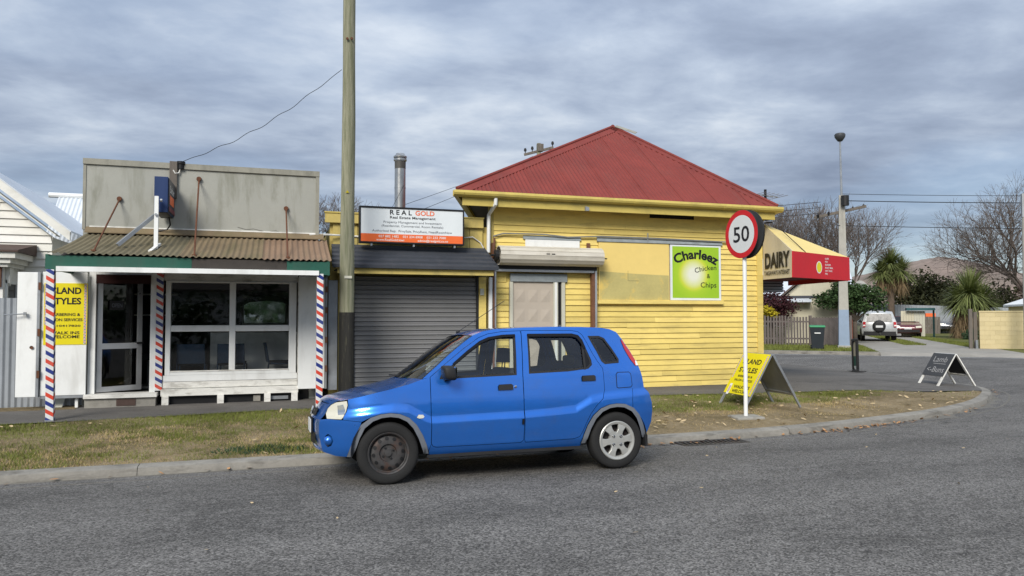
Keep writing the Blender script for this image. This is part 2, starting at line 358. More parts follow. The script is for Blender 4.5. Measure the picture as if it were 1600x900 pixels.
def part(name, mb, mats, parent=None, smooth=False, bevel=0):
    me = bpy.data.meshes.new(name); og = origin_of(parent)
    me.from_pydata([(a[0] - og[0], a[1] - og[1], a[2] - og[2]) for a in mb.v], [], mb.f)
    if not isinstance(mats, (list, tuple)): mats = [mats]
    for m in mats: me.materials.append(MATS[m])
    if len(mats) > 1: me.polygons.foreach_set('material_index', mb.mi)
    if smooth is True: me.polygons.foreach_set('use_smooth', [True] * len(me.polygons))
    elif smooth: me.polygons.foreach_set('use_smooth', [True] * len(me.polygons)); me.set_sharp_from_angle(angle=R(smooth))
    if mb.n is not None: me.normals_split_custom_set_from_vertices(mb.n)
    me.update()
    o = bpy.data.objects.new(name, me); COL.objects.link(o); ORI[o.name] = og
    if parent: o.parent = parent
    if bevel:
        b = o.modifiers.new('bevel', 'BEVEL'); b.width = bevel; b.segments = 2; b.limit_method = 'ANGLE'
    return o
def thing(name, label, cat, loc=(0, 0, 0), rot=None, group=None, local=False):
    o = bpy.data.objects.new(name, None); COL.objects.link(o); o.location = loc; o.empty_display_size = .1
    o['label'] = label; o['category'] = cat
    if group: o['group'] = group
    if rot: o.rotation_euler = rot
    ORI[o.name] = Vector((0, 0, 0)) if local else Vector(loc)
    return o
def tag(o, label, cat, group=None, kind=None):
    o['label'] = label
    if cat: o['category'] = cat
    if group: o['group'] = group
    if kind: o['kind'] = kind
    return o
def struct(name, mb, mats, label=None, **k):
    o = part(name, mb, mats, None, **k); o['kind'] = 'structure'
    if label: o['label'] = label
    return o
def lettering(body, O, U, Vv, size, mat, parent, width=None, bold=0., align='CENTER', name='lettering', lift=.002, arc=None):
    """flat letters on a surface: O = anchor, U = reading direction, Vv = up"""
    c = bpy.data.curves.new('t', 'FONT'); c.body = body; c.size = 1; c.align_x = align; c.offset = bold; c.resolution_u = 3
    o = bpy.data.objects.new('t', c); COL.objects.link(o)
    dg = bpy.context.evaluated_depsgraph_get(); me = bpy.data.meshes.new_from_object(o.evaluated_get(dg)); bpy.data.objects.remove(o)
    U, Vv = Vector(U).normalized(), Vector(Vv).normalized(); Nn = U.cross(Vv)
    co = np.empty(len(me.vertices) * 3); me.vertices.foreach_get('co', co); co = co.reshape(-1, 3)
    sx = sy = size
    if width: sx = width / max(1e-6, co[:, 0].max() - co[:, 0].min())
    mb = MB(); og = Vector(O)
    for a in co:
        x, y = a[0] * sx, a[1] * sy
        if arc: th = x / arc; x, y = math.sin(th) * (arc + y), math.cos(th) * (arc + y) - arc
        mb.v.append(tuple(og + U * x + Vv * y + Nn * lift))
    mb.f = [tuple(p.vertices) for p in me.polygons]; mb.mi = [0] * len(mb.f)
    bpy.data.meshes.remove(me)
    return part(name, mb, mat, parent)
def corrugated(mb, P, U, Vd, width, pitch=.085, amp=.011, rows=3, sub=8, sag=0, clip=None, mi=0):
    """sheet: P = corner, U = unit across the waves, Vd = full vector along the waves"""
    P, U, Vd = Vector(P), Vector(U).normalized(), Vector(Vd); n = U.cross(Vd).normalized()
    if n.z < 0: n = -n
    nu = max(2, int(width / pitch * sub)); k = len(mb.v)
    for i in range(nu + 1):
        u = width * i / nu; h = amp * math.sin(2 * math.pi * u / pitch)
        t0, t1 = (0, 1) if clip is None else clip(u)
        for j in range(rows + 1):
            t = t0 + (t1 - t0) * j / rows
            mb.v.append(tuple(P + U * u + Vd * t + n * (h - sag * math.sin(math.pi * t))))
    for i in range(nu):
        for j in range(rows):
            a = k + i * (rows + 1) + j; mb.f.append((a, a + rows + 1, a + rows + 2, a + 1)); mb.mi.append(mi)
    return mb

# ------------------------------------------------------------------ plan geometry helpers
def smooth_line(pts, step=.25):
    """Catmull-Rom through pts, resampled"""
    P = [Vector(p) for p in pts]; P = [P[0] * 2 - P[1]] + P + [P[-1] * 2 - P[-2]]; o = []
    for i in range(1, len(P) - 2):
        n = max(1, int((P[i + 1] - P[i]).length / step))
        for k in range(n):
            t = k / n; a, b, c, d = P[i - 1:i + 3]
            o.append(.5 * ((2 * b) + (c - a) * t + (2 * a - 5 * b + 4 * c - d) * t * t + (3 * b - a - 3 * c + d) * t ** 3))
    return o + [P[-2]]
def inside(pts, poly):
    pts = np.asarray(pts, float); poly = np.asarray(poly, float); x, y = pts[:, 0], pts[:, 1]
    r = np.zeros(len(pts), bool); a = poly; b = np.roll(poly, -1, 0)
    for (x0, y0), (x1, y1) in zip(a, b):
        if y0 == y1: continue
        c = ((y0 > y) != (y1 > y)) & (x < (x1 - x0) * (y - y0) / (y1 - y0) + x0); r ^= c
    return r
def dist_line(pts, line):
    pts = np.asarray(pts, float)[:, :2]; line = np.asarray([tuple(p)[:2] for p in line], float); d = np.full(len(pts), 1e9)
    for a, b in zip(line[:-1], line[1:]):
        ab = b - a; L = (ab ** 2).sum() + 1e-12
        t = np.clip(((pts - a) @ ab) / L, 0, 1); q = a + t[:, None] * ab
        d = np.minimum(d, np.hypot(*(pts - q).T))
    return d
def cdt_fill(outline, holes=(), step=.1, jitter=.15, extra=None):
    """triangles filling a 2-D outline with holes; interior points on a grid"""
    loops = [np.asarray(l, float)[:, :2] for l in [outline] + list(holes)]
    vs2, ed = [], []
    for l in loops:
        k = len(vs2); n = len(l); vs2 += [tuple(p) for p in l]; ed += [(k + i, k + (i + 1) % n) for i in range(n)]
    lo, hi = loops[0].min(0), loops[0].max(0)
    if extra is None:
        gx, gy = np.meshgrid(np.arange(lo[0] + step / 2, hi[0], step), np.arange(lo[1] + step / 2, hi[1], step))
        g = np.stack([gx.ravel(), gy.ravel()], 1)
    else: g = np.asarray(extra, float)
    ok = inside(g, loops[0])
    for h in loops[1:]: ok &= ~inside(g, h)
    g = g[ok]
    if len(g):
        dm = np.min([dist_line(g, np.vstack([l, l[:1]])) for l in loops], 0); g = g[dm > step * .45]
    vs2 += [tuple(p) for p in g]
    r = delaunay_2d_cdt([Vector(p) for p in vs2], ed, [], 0, 1e-6)
    v = np.array([tuple(p) for p in r[0]]); f = [t for t in r[2]]
    cen = np.array([v[list(t)].mean(0) for t in f]); ok = inside(cen, loops[0])
    for h in loops[1:]: ok &= ~inside(cen, h)
    F = []
    for t, k in zip(f, ok):
        if k:
            a, b, c = v[t[0]], v[t[1]], v[t[2]]
            if (b[0] - a[0]) * (c[1] - a[1]) - (b[1] - a[1]) * (c[0] - a[0]) < 0: t = t[::-1]
            F.append(tuple(t))
    return v, F
def densify(loop, step, closed=True):
    L = [np.array(p, float) for p in loop]; o = []
    for i in range(len(L) - (0 if closed else 1)):
        a, b = L[i], L[(i + 1) % len(L)]; n = max(1, int(np.hypot(*(b - a)[:2]) / step + .5))
        o += [tuple(a + (b - a) * k / n) for k in range(n)]
    if not closed: o.append(tuple(L[-1]))
    return o

# ================================================================== the ground
FT = R(-38); FE1 = V(math.cos(FT), math.sin(FT), 0); FE2 = V(-math.sin(FT), math.cos(FT), 0); FO = V(20.96, 28, 0)
def FL(t, n, z=0.): return FO + FE1 * t + FE2 * n + V(0, 0, z)          # frame of the far side of the side street
KERB = smooth_line([(-90, 8.55), (-30, 8.55), (-8, 8.55), (1, 8.55), (4, 8.55), (5.6, 8.57), (6.6, 8.64), (7.8, 8.80), (9.25, 9.13), (10.75, 9.56), (12.2, 10.2), (13.4, 10.95),
                    (14.4, 11.75), (14.95, 12.45), (15.15, 13.2), (15.25, 14.3), (15.45, 15.6), (15.6, 17.2), (15.75, 19), (15.6, 21), (14.2, 22.9), (10, 26.2), (0, 34), (-60, 81)], .3)
KERB2 = [tuple(p) for p in KERB]
BLOCK = KERB2 + [(-90, 81)]
FK = [tuple(FL(-75, -2.3))[:2], tuple(FL(90, -2.3))[:2]]
FBLOCK = [tuple(FL(-75, -2.3))[:2], tuple(FL(90, -2.3))[:2], tuple(FL(90, 260))[:2], tuple(FL(-75, 260))[:2]]
KL = np.array(KERB2)[np.array(KERB2)[:, 0] > -89]
def road_z(p):
    d = dist_line(p, KERB2); d2 = dist_line(p, FK)
    z = .03 - .13 * np.clip(1 - d / 3.55, 0, 1) ** 1.7 - .07 * np.clip(1 - d2 / 2.5, 0, 1) ** 1.7
    z[inside(p, BLOCK) & (d > .05)] = -.30; z[inside(p, FBLOCK) & (d2 > .05)] = -.30
    return z
KNEAR = [p for p in KERB2 if p[0] > -10 and p[1] < 15]
def block_z(p):
    p = np.asarray(p, float); d = dist_line(p, KNEAR if len(p) > 20000 else KERB2)
    return -.008 + .145 * np.clip(d / 3.1, 0, 1)
# road: one sheet to the horizon, fine near the camera
xs = np.unique(np.concatenate([np.linspace(-900, -30, 12), np.arange(-30, -8, 2.), np.arange(-8, 22, .3), np.arange(22, 60, 2.), np.linspace(60, 1500, 14)]))
ys = np.unique(np.concatenate([np.linspace(-600, -20, 10), np.arange(-20, 2, 2.), np.arange(2, 8, .4), np.arange(8, 9.2, .1), np.arange(9.2, 30, .4), np.arange(30, 70, 2.), np.linspace(70, 1800, 14)]))
gx, gy = np.meshgrid(xs, ys, indexing='ij'); pp = np.stack([gx.ravel(), gy.ravel()], 1); zz = road_z(pp)
mb = MB(); mb.v = [(a, b, c) for (a, b), c in zip(pp, zz)]; ny = len(ys)
mb.f = [(i * ny + j, (i + 1) * ny + j, (i + 1) * ny + j + 1, i * ny + j + 1) for i in range(len(xs) - 1) for j in range(ny - 1)]
mb.mi = [0] * len(mb.f)
struct('road', mb, 'asphalt', smooth=True)
# kerb and channel swept along the kerb line
def sweep(line, prof, closed=False):
    m = MB(); L = [Vector((p[0], p[1])) for p in line]; n = len(prof)
    for i, p in enumerate(L):
        d = (L[min(i + 1, len(L) - 1)] - L[max(i - 1, 0)]).normalized(); nn = Vector((-d.y, d.x))     # into the block
        for (o, z) in prof: q = p + nn * o; m.v.append((q.x, q.y, z))
    for i in range(len(L) - 1):
        for j in range(n - 1): a = i * n + j; m.f.append((a, a + 1, a + n + 1, a + n)); m.mi.append(0)
    return m
ksub = [p for p in smooth_line([(p[0], p[1]) for p in KERB2 if p[0] > -40 and p[1] < 27], .12)]
kb = bpy.data.objects.new('kerb', None); COL.objects.link(kb); kb['kind'] = 'structure'; ORI[kb.name] = V(0, 0, 0)
for i in range(0, len(ksub) - 1, 25):
    seg_ = [Vector(p) for p in ksub[i:i + 26]]
    if len(seg_) < 2: continue
    seg_[0] = seg_[0] + (seg_[1] - seg_[0]).normalized() * .003; seg_[-1] = seg_[-1] + (seg_[-2] - seg_[-1]).normalized() * .003; dz = random.uniform(-.002, .002)
    part('kerb_stone', sweep(seg_, [(-.02, -.2), (-.012, -.094), (0, -.045 + dz), (.012, -.018 + dz), (.04, -.006 + dz), (.17, .002 + dz), (.185, -.02), (.185, -.2)]), 'kerb_concrete', kb, smooth=35)
struct('kerb_channel', sweep(ksub, [(-.33, -.12), (-.32, -.078), (-.2, -.093), (-.08, -.099), (-.005, -.094)]), 'channel_concrete', smooth=35)
# verge (grass) and footpath
PATH_EDGE = smooth_line([(-40, 11.3), (-10, 11.35), (-3.4, 11.4), (-1, 11.6), (.3, 11.75), (3, 11.8), (6.7, 11.78), (8, 11.72), (9.5, 11.72), (11.1, 11.8), (12.3, 11.55), (13.2, 11.6), (13.9, 11.62)], .3)
kin = []
for i, p in enumerate(ksub):
    d = (Vector(ksub[min(i + 1, len(ksub) - 1)]) - Vector(ksub[max(i - 1, 0)])).normalized(); kin.append((p[0] - d.y * .17, p[1] + d.x * .17))
kfront = [p for p in kin if p[1] < 11.5 and p[0] > -39]
kback = [p for p in kin if p[1] >= 11.5 and p[0] > 12]
VERGE = [tuple(p) for p in kfront] + [tuple(p)[:2] for p in PATH_EDGE[::-1] if -39 < p[0]]
v2, f2 = cdt_fill(VERGE, step=.35)
zv = block_z(v2) + .0 + .012 * np.sin(v2[:, 0] * 2.3 + v2[:, 1] * 1.1) * np.sin(v2[:, 1] * 2.9) - .006
mb = MB(); mb.v = [(a, b, c) for (a, b), c in zip(v2, zv)]; mb.f = f2; mb.mi = [0] * len(f2)
struct('verge', mb, 'verge_soil', smooth=True)
PATH = [tuple(p)[:2] for p in PATH_EDGE if -39 < p[0]] + [tuple(p) for p in kback if p[1] < 26.5] + [(0, 34), (-39, 34)]
v2, f2 = cdt_fill(PATH, step=.6)
zp = block_z(v2) + .004
mb = MB(); mb.v = [(a, b, c) for (a, b), c in zip(v2, zp)]; mb.f = f2; mb.mi = [0] * len(f2)
struct('footpath', mb, 'path_asphalt', smooth=True)
def gz(x, y): return float(block_z([(x, y)])[0])
# crack sealing and worn patch on the forecourt are left to the asphalt; painted line on the side street
a, b = FL(-20, -4.25, .036), FL(40, -4.35, .036); nn = FE2 * .06
struct('road_marking', MB().face([a - nn, b - nn, b + nn, a + nn]), 'line_white')
# far side of the side street
mb = MB()
mb.grid(lambda t, n: FL(t, n, .085 + .01 * math.sin(t * 1.3) * math.sin(n)), [-75, -40, -20, -10, -5, 0, 2, 4.4], [-2.12, -1, 0, 1.5, 3.2, 8, 20, 60, 250])
mb.grid(lambda t, n: FL(t, n, .085), [9.6, 11, 14, 20, 40, 90], [-2.12, 0, 1.5, 3.2, 8, 20, 60, 250])
mb.grid(lambda t, n: FL(t, n, .075), [4.4, 7, 9.6], [40, 60, 250])
struct('lawn', mb, 'far_lawn')
mb = MB().grid(lambda t, n: FL(t, n, .08 if n > -1.8 else (.075 if n > -2 else -.06)), [4.4, 5.5, 7, 8.5, 9.6], [-2.5, -1.9, -1, 3, 10, 20, 30, 40.])
struct('driveway', mb, 'drive_concrete')
mb = MB()
for t0, t1 in ((-60, 4.4), (9.6, 60)): mb.prism([FL(t0, -2.3, -.1), FL(t0, -2.1, -.1), FL(t0, -2.1, .092), FL(t0, -2.28, .085)], FE1 * (t1 - t0))
struct('far_kerb', mb, 'kerb_concrete')
# hills
mb = MB(); us = np.linspace(-1, 1, 90)
def hill_h(az, k):
    s = az * 57.3
    h = 64 * math.exp(-((s - 30.1) / 4.6) ** 2) + 30 * math.exp(-((s - 24.5) / 4) ** 2) + 34 * math.exp(-((s - 37) / 5) ** 2) + 14 * math.exp(-((s - 5) / 30) ** 2)
    return h + 1.6 * math.sin(s * .9) + .7 * math.sin(s * 2.3 + 1) + .35 * math.sin(s * 6.1) + .2 * math.sin(s * 13.7)
for a_ in (0,):
    def fn(u, v_):
        az = R(-60) + (u + 1) / 2 * R(120); dd = 760 + 420 * v_; ang = R(72) - az
        return (math.cos(ang) * dd, math.sin(ang) * dd, -2 + hill_h(az, 0) * (math.sin(v_ * math.pi / 2) ** .8) * (1 + .02 * math.sin(u * 40 + v_ * 5)))
    mb.grid(fn, np.linspace(-1, 1, 520), np.linspace(0, 1, 14))
struct('hills', mb, 'hazed_tussock', smooth=True)

# ================================================================== barber shop (grey parapet)
BX0, BX1, BY, GZ = -2.81, .742, 13.0, .135
bs = thing('barber_shop', 'grey rendered barber shop with tall parapet and white timber shopfront', 'shop', ((BX0 + BX1) / 2, BY, GZ))
mb = MB().box(BX0, BX1, BY, BY + .16, 2.30, 3.985)                              # parapet wall
mb.box(BX0, BX0 + .12, BY + .16, BY + 7, GZ, 3.2).box(BX1 - .12, BX1, BY + .16, BY + 7, GZ, 3.2).box(BX0 + .12, BX1 - .12, BY + 6.9, BY + 7, GZ, 3.2)
part('wall', mb, 'render_wall', bs)
mb = MB().box(BX0 - .015, BX1 + .015, BY - .03, BY + .19, 3.985, 4.02).box(BX0 - .015, BX1 + .015, BY - .03, BY - .003, 3.93, 3.985).box(BX1 - .045, BX1 + .012, BY - .022, BY - .002, 2.9, 3.93).box(BX0 - .012, BX0 + .03, BY - .012, BY - .001, 2.9, 3.93)
part('capping', mb, 'capping', bs)
part('roof', MB().prism([(BX0 + .12, BY + .16, 3.1), (BX0 + .12, BY + 7, 2.8), (BX0 + .12, BY + 7, 2.86), (BX0 + .12, BY + .16, 3.16)], (BX1 - BX0 - .24, 0, 0)), 'galv', bs)
part('cracks', MB().tube([(-.55, BY - .001, 3.02), (-.42, BY - .001, 2.985), (-.3, BY - .001, 3.0), (-.1, BY - .001, 2.955), (.05, BY - .001, 2.98), (.2, BY - .001, 2.94)], .004, 4), 'bare_timber_dark', bs)
part('flashing', MB().prism([(-2.77, BY - .004, 2.93), (-2.77, BY - .10, 2.845), (-2.77, BY - .10, 2.86), (-2.77, BY - .004, 2.95)], (3.6, 0, 0)), 'rust_sheet_mid', bs)
part('flashing', MB().box(-2.72, .70, BY - .014, BY - .002, 2.945, 2.965), 'white_worn', bs)
# back room and its contents
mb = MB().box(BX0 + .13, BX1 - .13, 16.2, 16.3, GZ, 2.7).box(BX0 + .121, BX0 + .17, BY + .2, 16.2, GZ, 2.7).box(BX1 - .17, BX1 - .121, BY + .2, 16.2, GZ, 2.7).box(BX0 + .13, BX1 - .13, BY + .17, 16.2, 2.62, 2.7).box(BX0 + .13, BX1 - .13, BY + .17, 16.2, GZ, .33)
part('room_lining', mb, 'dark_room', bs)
part('dado', MB().box(-1.0, .55, 13.82, 13.90, .33, 1.27), 'white_paint', bs)
for z in (.55, .77, .99): part('dado_board', MB().box(-1.0, .55, 13.805, 13.818, z, z + .205), 'white_paint', bs)
part('dado_cap', MB().box(-1.02, .57, 13.77, 13.92, 1.27, 1.30), 'black', bs)
part('shelf', MB().box(-2.5, -1.75, 15.7, 16.0, 1.55, 1.58).box(-2.5, -1.75, 15.7, 16.0, 1.95, 1.98), 'white_worn', bs)
# shopfront joinery
y0, y1 = BY - .035, BY + .10
part('plinth', MB().box(-2.71, -1.72, y0 - .12, y1 - .02, .135, .285), 'concrete', bs)
part('vent', MB().box(-2.27, -2.0, y0 - .128, y0 - .118, .16, .265), 'brown_flashing', bs)
part('sill_board', MB().box(-2.72, -1.70, y0 - .16, y1, .285, .345), 'white_worn', bs)
mb = MB().box(-2.70, -2.60, y0, y1, .345, 2.25).box(-1.83, -1.745, y0, y1, .345, 2.25).box(-2.60, -1.83, y0, y1, 2.20, 2.28)
part('door_frame', mb, 'white_paint', bs, bevel=.006)
part('pilaster', MB().box(-1.744, -1.645, y0 - .025, y1, .37, 2.25), 'barber_stripes', bs)
part('frieze', MB().box(-1.64, .42, y0 + .02, y1, 2.12, 2.30).box(-2.72, -1.64, y0 + .02, y1, 2.28, 2.31), 'white_worn', bs)
part('valance', MB().box(-2.6, -1.83, y0 - .03, y0 - .015, 2.06, 2.2), 'curtain_red', bs)
# door: aluminium leaf standing half open, hinged on its left
hinge = V(-2.595, BY + .03, 0); ang = R(32); du = V(math.cos(ang), math.sin(ang), 0); dn = V(-math.sin(ang), math.cos(ang), 0)
def doorbox(u0, u1, z0, z1, th=.04): 
    return (hinge + du * (u0 + u1) / 2 + V(0, 0, (z0 + z1) / 2), du * (u1 - u0) / 2, dn * th / 2, V(0, 0, (z1 - z0) / 2))
mb = MB()
for q in ((0, .075, .36, 2.19), (.61, .685, .36, 2.19), (.075, .61, .36, .44), (.075, .61, 1.03, 1.12), (.075, .61, 2.11, 2.19)): mb.obox(*doorbox(*q))
dr = part('door', mb, 'alu', bs)
part('door_glass', MB().obox(*doorbox(.075, .61, .44, 1.03, .006)).obox(*doorbox(.075, .61, 1.12, 2.11, .006)), 'shop_glass', dr)
part('handle', MB().obox(*doorbox(.60, .70, 1.10, 1.13, .10)), 'black', dr)
op = part('open_sign', MB().obox(hinge + du * .28 + dn * -.03 + V(0, 0, 1.72), du * .11, dn * .004, V(0, 0, .075)), 'black', dr)
lettering('OPEN', hinge + du * .28 - dn * .036 + V(0, 0, 1.69), du, (0, 0, 1), .09, 'letter_grey', dr, width=.16, bold=.01)
# window wall
part('apron', MB().box(-1.64, .42, y0 + .02, y1, .36, .50), 'white_paint', bs)
part('apron_board', MB().box(-1.64, .42, y0, y0 + .018, .505, .60), 'white_paint', bs)
part('apron_board', MB().box(-1.64, .42, y0 - .004, y0 + .018, .40, .498), 'white_worn', bs)
part('base_board', MB().box(-1.66, .44, y0 - .05, y0 + .02, .275, .385), 'white_worn', bs, bevel=.005)
for x in (-1.64, -.82, -.10, .33): part('base_block', MB().box(x, x + .10, y0 - .07, y0 + .03, .13, .28), 'white_worn', bs)
part('void', MB().box(-1.64, .44, y0 + .03, y1, .13, .36), 'black', bs)
part('brick', MB().box(-.02, .28, y0 - .0, y0 + .029, .17, .225), 'galv', bs)
part('brick', MB().box(-.27, -.16, y0 - .0, y0 + .029, .15, .25), 'concrete', bs)
wf = part('window_frame', MB().box(-1.61, -1.535, y0, y1, .60, 2.12).box(.28, .40, y0, y1, .60, 2.12).box(-1.535, .28, y0, y1, .60, .655).box(-1.535, .28, y0, y1, 2.09, 2.12).box(-.655, -.56, y0 + .005, y1, .655, 2.09).box(-1.535, -.655, y0 + .008, y1, 1.30, 1.40).box(-.56, .28, y0 + .008, y1, 1.30, 1.40), 'white_paint', bs, bevel=.006)
part('window_bead', MB().box(.42, .445, y0 + .01, y1, .36, 2.2).box(-1.535, .28, y0 - .008, y0 - .001, .655, .675), 'white_worn', wf)
for (a, b_) in ((-1.535, -.655), (-.56, .28)):
    for (c, d) in ((.655, 1.30), (1.40, 2.09)): part('pane', MB().box(a, b_, BY + .02, BY + .026, c, d), 'shop_glass', wf)
# mirror on the far wall of the room, chairs, coat stand
mr = thing('mirror', 'dark scalloped wall mirror hanging behind the shop window', 'mirror', (-.1, 14.9, 1.4))
xa = np.linspace(-.55, .55, 25); top = [(x, 1.80 + .12 * math.cos(x / .55 * math.pi / 2) + .035 * abs(math.sin(x * 8.5))) for x in xa]
poly = [(-.1 + x, 14.93, z) for x, z in top] + [(.47, 14.93, 1.32), (-.67, 14.93, 1.32)]
part('frame', MB().prism(poly, (0, .05, 0)), 'black_gloss', mr)
part('glass', MB().prism([(-.52, 14.92, 1.36), (.34, 14.92, 1.36), (.38, 14.92, 1.72), (.2, 14.92, 1.81), (-.1, 14.92, 1.84), (-.4, 14.92, 1.81), (-.56, 14.92, 1.72)], (0, .006, 0)), 'mirror_glass', mr)
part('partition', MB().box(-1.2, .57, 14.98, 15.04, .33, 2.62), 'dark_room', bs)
def chair(x, y, label, rz=0.):
    c = thing('waiting_chair', label, 'chair', (x, y, .33), (0, 0, rz), 'chairs behind the shop window', local=True)
    part('backrest', MB().grid(lambda u, v_: (u, .20 + .03 * (1 - (u / .2) ** 2) + .05 * v_, .44 + v_ * .32), np.linspace(-.2, .2, 7), [0, .5, 1]).grid(lambda u, v_: (u, .18 + .03 * (1 - (u / .2) ** 2) + .05 * v_, .44 + v_ * .32), np.linspace(-.2, .2, 7), [0, .5, 1]), 'blue_chair', c, smooth=True)
    part('seat', MB().box(-.21, .21, -.22, .18, .40, .45), 'dark_cloth', c, bevel=.02)
    for s in (-1, 1):
        part('leg', MB().tube([(s * .21, -.2, 0), (s * .21, -.2, .4), (s * .21, .15, .42)], .012, 6), 'blue_chair', c)
        part('leg', MB().tube([(s * .21, .24, 0), (s * .21, .18, .42), (s * .2, .24, .76)], .012, 6), 'blue_chair', c)
    return c
chair(-1.25, 13.42, 'blue chair at the shop window, nearest the striped pilaster', R(180))
chair(-.62, 13.42, 'blue chair behind the middle mullion of the shop window', R(176))
chair(.15, 13.42, 'low dark chair at the far right pane of the shop window', R(90))
cs = thing('barber_chair', 'black padded barber chair just inside the open door', 'chair', (-1.98, 14.1, .33))
part('seat', MB().box(-2.22, -1.74, 13.85, 14.35, .80, .92), 'dark_cloth', cs, bevel=.03)
part('backrest', MB().prism([(-2.2, 14.32, .9), (-2.2, 14.42, .9), (-2.2, 14.52, 1.5), (-2.2, 14.44, 1.5)], (.44, 0, 0)), 'dark_cloth', cs)
part('pedestal', MB().lathe([(.26, 0), (.26, .03), (.05, .06), (.05, .48)], (-1.98, 14.1, .33), (0, 0, 1), 16), 'alu', cs, smooth=40)
for s in (-1, 1): part('armrest', MB().tube([(-1.98 + s * .27, 13.9, .9), (-1.98 + s * .27, 13.9, 1.08), (-1.98 + s * .27, 14.35, 1.1)], .02, 6), 'alu', cs)
# canopy over the footpath
CY, CZ0, CZ1 = 11.5, 2.40, 2.845
cn = thing('canopy', 'rusty corrugated canopy with green fascia over the barber shop footpath', 'canopy', (-1.05, 12.2, 2.4))
edges = [(-2.92, -2.10, 'rust_sheet_moss', -2.77, -2.02), (-2.10, -1.30, 'rust_sheet_moss', -2.02, -1.27), (-1.30, -.93, 'rust_sheet_mid', -1.27, -.92), (-.93, -.17, 'rust_sheet_mid', -.92, -.16), (-.17, .25, 'rust_sheet', -.16, .27), (.25, .83, 'rust_sheet', .27, .85)]
for i, (a, b_, m, c, d) in enumerate(edges):
    dz = .006 * (i % 2); mb = MB(); n = int((b_ - a + .03) / .085 * 8)
    for k in range(n + 1):
        t = k / n; h = .0115 * math.sin(2 * math.pi * (a + t * (b_ - a + .03)) / .085)
        for j in range(5):
            q = j / 4; x = (a + t * (b_ - a + .03)) * (1 - q) + (c + t * (d - c + .03)) * q
            mb.v.append((x, CY + .0 + q * (BY - .005 - CY) + .012 * math.sin(x * 3 + i) * (1 - q), CZ0 + dz + h + q * (CZ1 - CZ0) - .02 * math.sin(math.pi * q) - .016 * (x + 1) / 1.9 * (1 - q)))
    for k in range(n):
        for j in range(4): a_ = k * 5 + j; mb.f.append((a_, a_ + 5, a_ + 6, a_ + 1)); mb.mi.append(0)
    part('roofing_sheet', mb, m, cn, smooth=True)
mb = MB().box(-2.90, -1.10, CY + .03, CY + .07, 2.185, 2.385); part('fascia', mb, 'green_paint', cn)
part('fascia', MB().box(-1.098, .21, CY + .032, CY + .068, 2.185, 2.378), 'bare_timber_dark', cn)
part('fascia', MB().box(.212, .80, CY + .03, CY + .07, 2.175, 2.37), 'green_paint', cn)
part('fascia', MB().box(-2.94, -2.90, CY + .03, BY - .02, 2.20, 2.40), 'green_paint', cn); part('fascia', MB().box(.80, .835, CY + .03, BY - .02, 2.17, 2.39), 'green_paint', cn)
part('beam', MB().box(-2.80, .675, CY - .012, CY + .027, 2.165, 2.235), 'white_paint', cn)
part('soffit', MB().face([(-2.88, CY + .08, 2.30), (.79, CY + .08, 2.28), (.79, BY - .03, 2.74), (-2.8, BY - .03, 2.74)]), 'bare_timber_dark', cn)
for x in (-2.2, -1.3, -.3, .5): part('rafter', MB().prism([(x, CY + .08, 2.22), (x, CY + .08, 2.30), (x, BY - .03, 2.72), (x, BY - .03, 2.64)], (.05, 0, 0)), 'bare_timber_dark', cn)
for (p, q, lab) in (((-2.305, BY, 3.402), (-2.40, 11.75, 2.475), 0), ((-1.149, BY, 3.784), (-1.075, 11.62, 2.43), 0), ((.215, BY, 3.362), (.225, 11.66, 2.43), 0)):
    r = part('tie_rod', MB().tube([p, q], .013, 6), 'rust', cn)
    part('boss', MB().lathe([(0, -.03), (.035, -.03), (.04, 0), (.02, .02), (.0, .02)], Vector(p) - V(0, .02, 0), (0, 1, 0), 10), 'rust', r, smooth=40)
    part('bracket', MB().box(q[0] - .03, q[0] + .03, q[1] - .05, q[1] + .02, q[2] - .01, q[2] + .015), 'rust', r)
# striped posts at the kerb edge of the footpath
for x, y, lean, lab in ((-2.845, 11.56, .03, 'red white and blue striped post before the yellow poster'), (.695, 11.56, .0, 'red white and blue striped post beside the timber power pole')):
    zb = gz(x, y)
    p = thing('barber_post', lab, 'post', (x, y, zb), group='striped canopy posts')
    mb = MB().prism([(x - .048, y - .048, zb), (x + .048, y - .048, zb), (x + .048, y + .048, zb), (x - .048, y + .048, zb)], (-lean, 0, 2.19 - zb))
    part('shaft', mb, 'barber_stripes', p, bevel=.004)
    part('shoe', MB().box(x - .053, x + .053, y - .053, y + .053, zb - .01, zb + .012), 'galv', p)
# folded back shutters either side
def shutter(x0, x1, y, z0, z1, lab, turn=0.):
    s = thing('shutter', lab, 'shutter', (x0, y, z0))
    mb = MB().box(x0, x1, y, y + .035, z0, z1)
    if turn: mb.xf(Matrix.Translation((x1, y, 0)) @ Matrix.Rotation(turn, 4, 'Z') @ Matrix.Translation((-x1, -y, 0)))
    part('board', mb, 'white_paint', s, bevel=.004)
    return s
s = shutter(-3.64, -3.37, 12.86, .335, 2.215, 'narrow white shutter panel against the corrugated fence', R(-4))
part('hasp', MB().tube([(-3.78, 12.80, 1.57), (-3.52, 12.82, 1.585)], .009, 6).box(-3.535, -3.50, 12.80, 12.84, 1.56, 1.61), 'galv', s)
part('keyhole', MB().lathe([(0, 0), (.025, 0), (.025, .01)], (-3.43, 12.85, 1.08), (0, -1, 0), 10), 'rust', s)
part('edge_channel', MB().box(-3.365, -3.33, 12.84, 12.93, .33, 2.22), 'galv', s)
for z in (.62, 1.25, 1.95): part('hinge', MB().box(-3.352, -3.318, 12.825, 12.85, z, z + .11), 'rust', s)
s = shutter(-3.31, -2.705, 12.88, .345, 2.225, 'wide white shutter panel carrying the yellow barber poster')
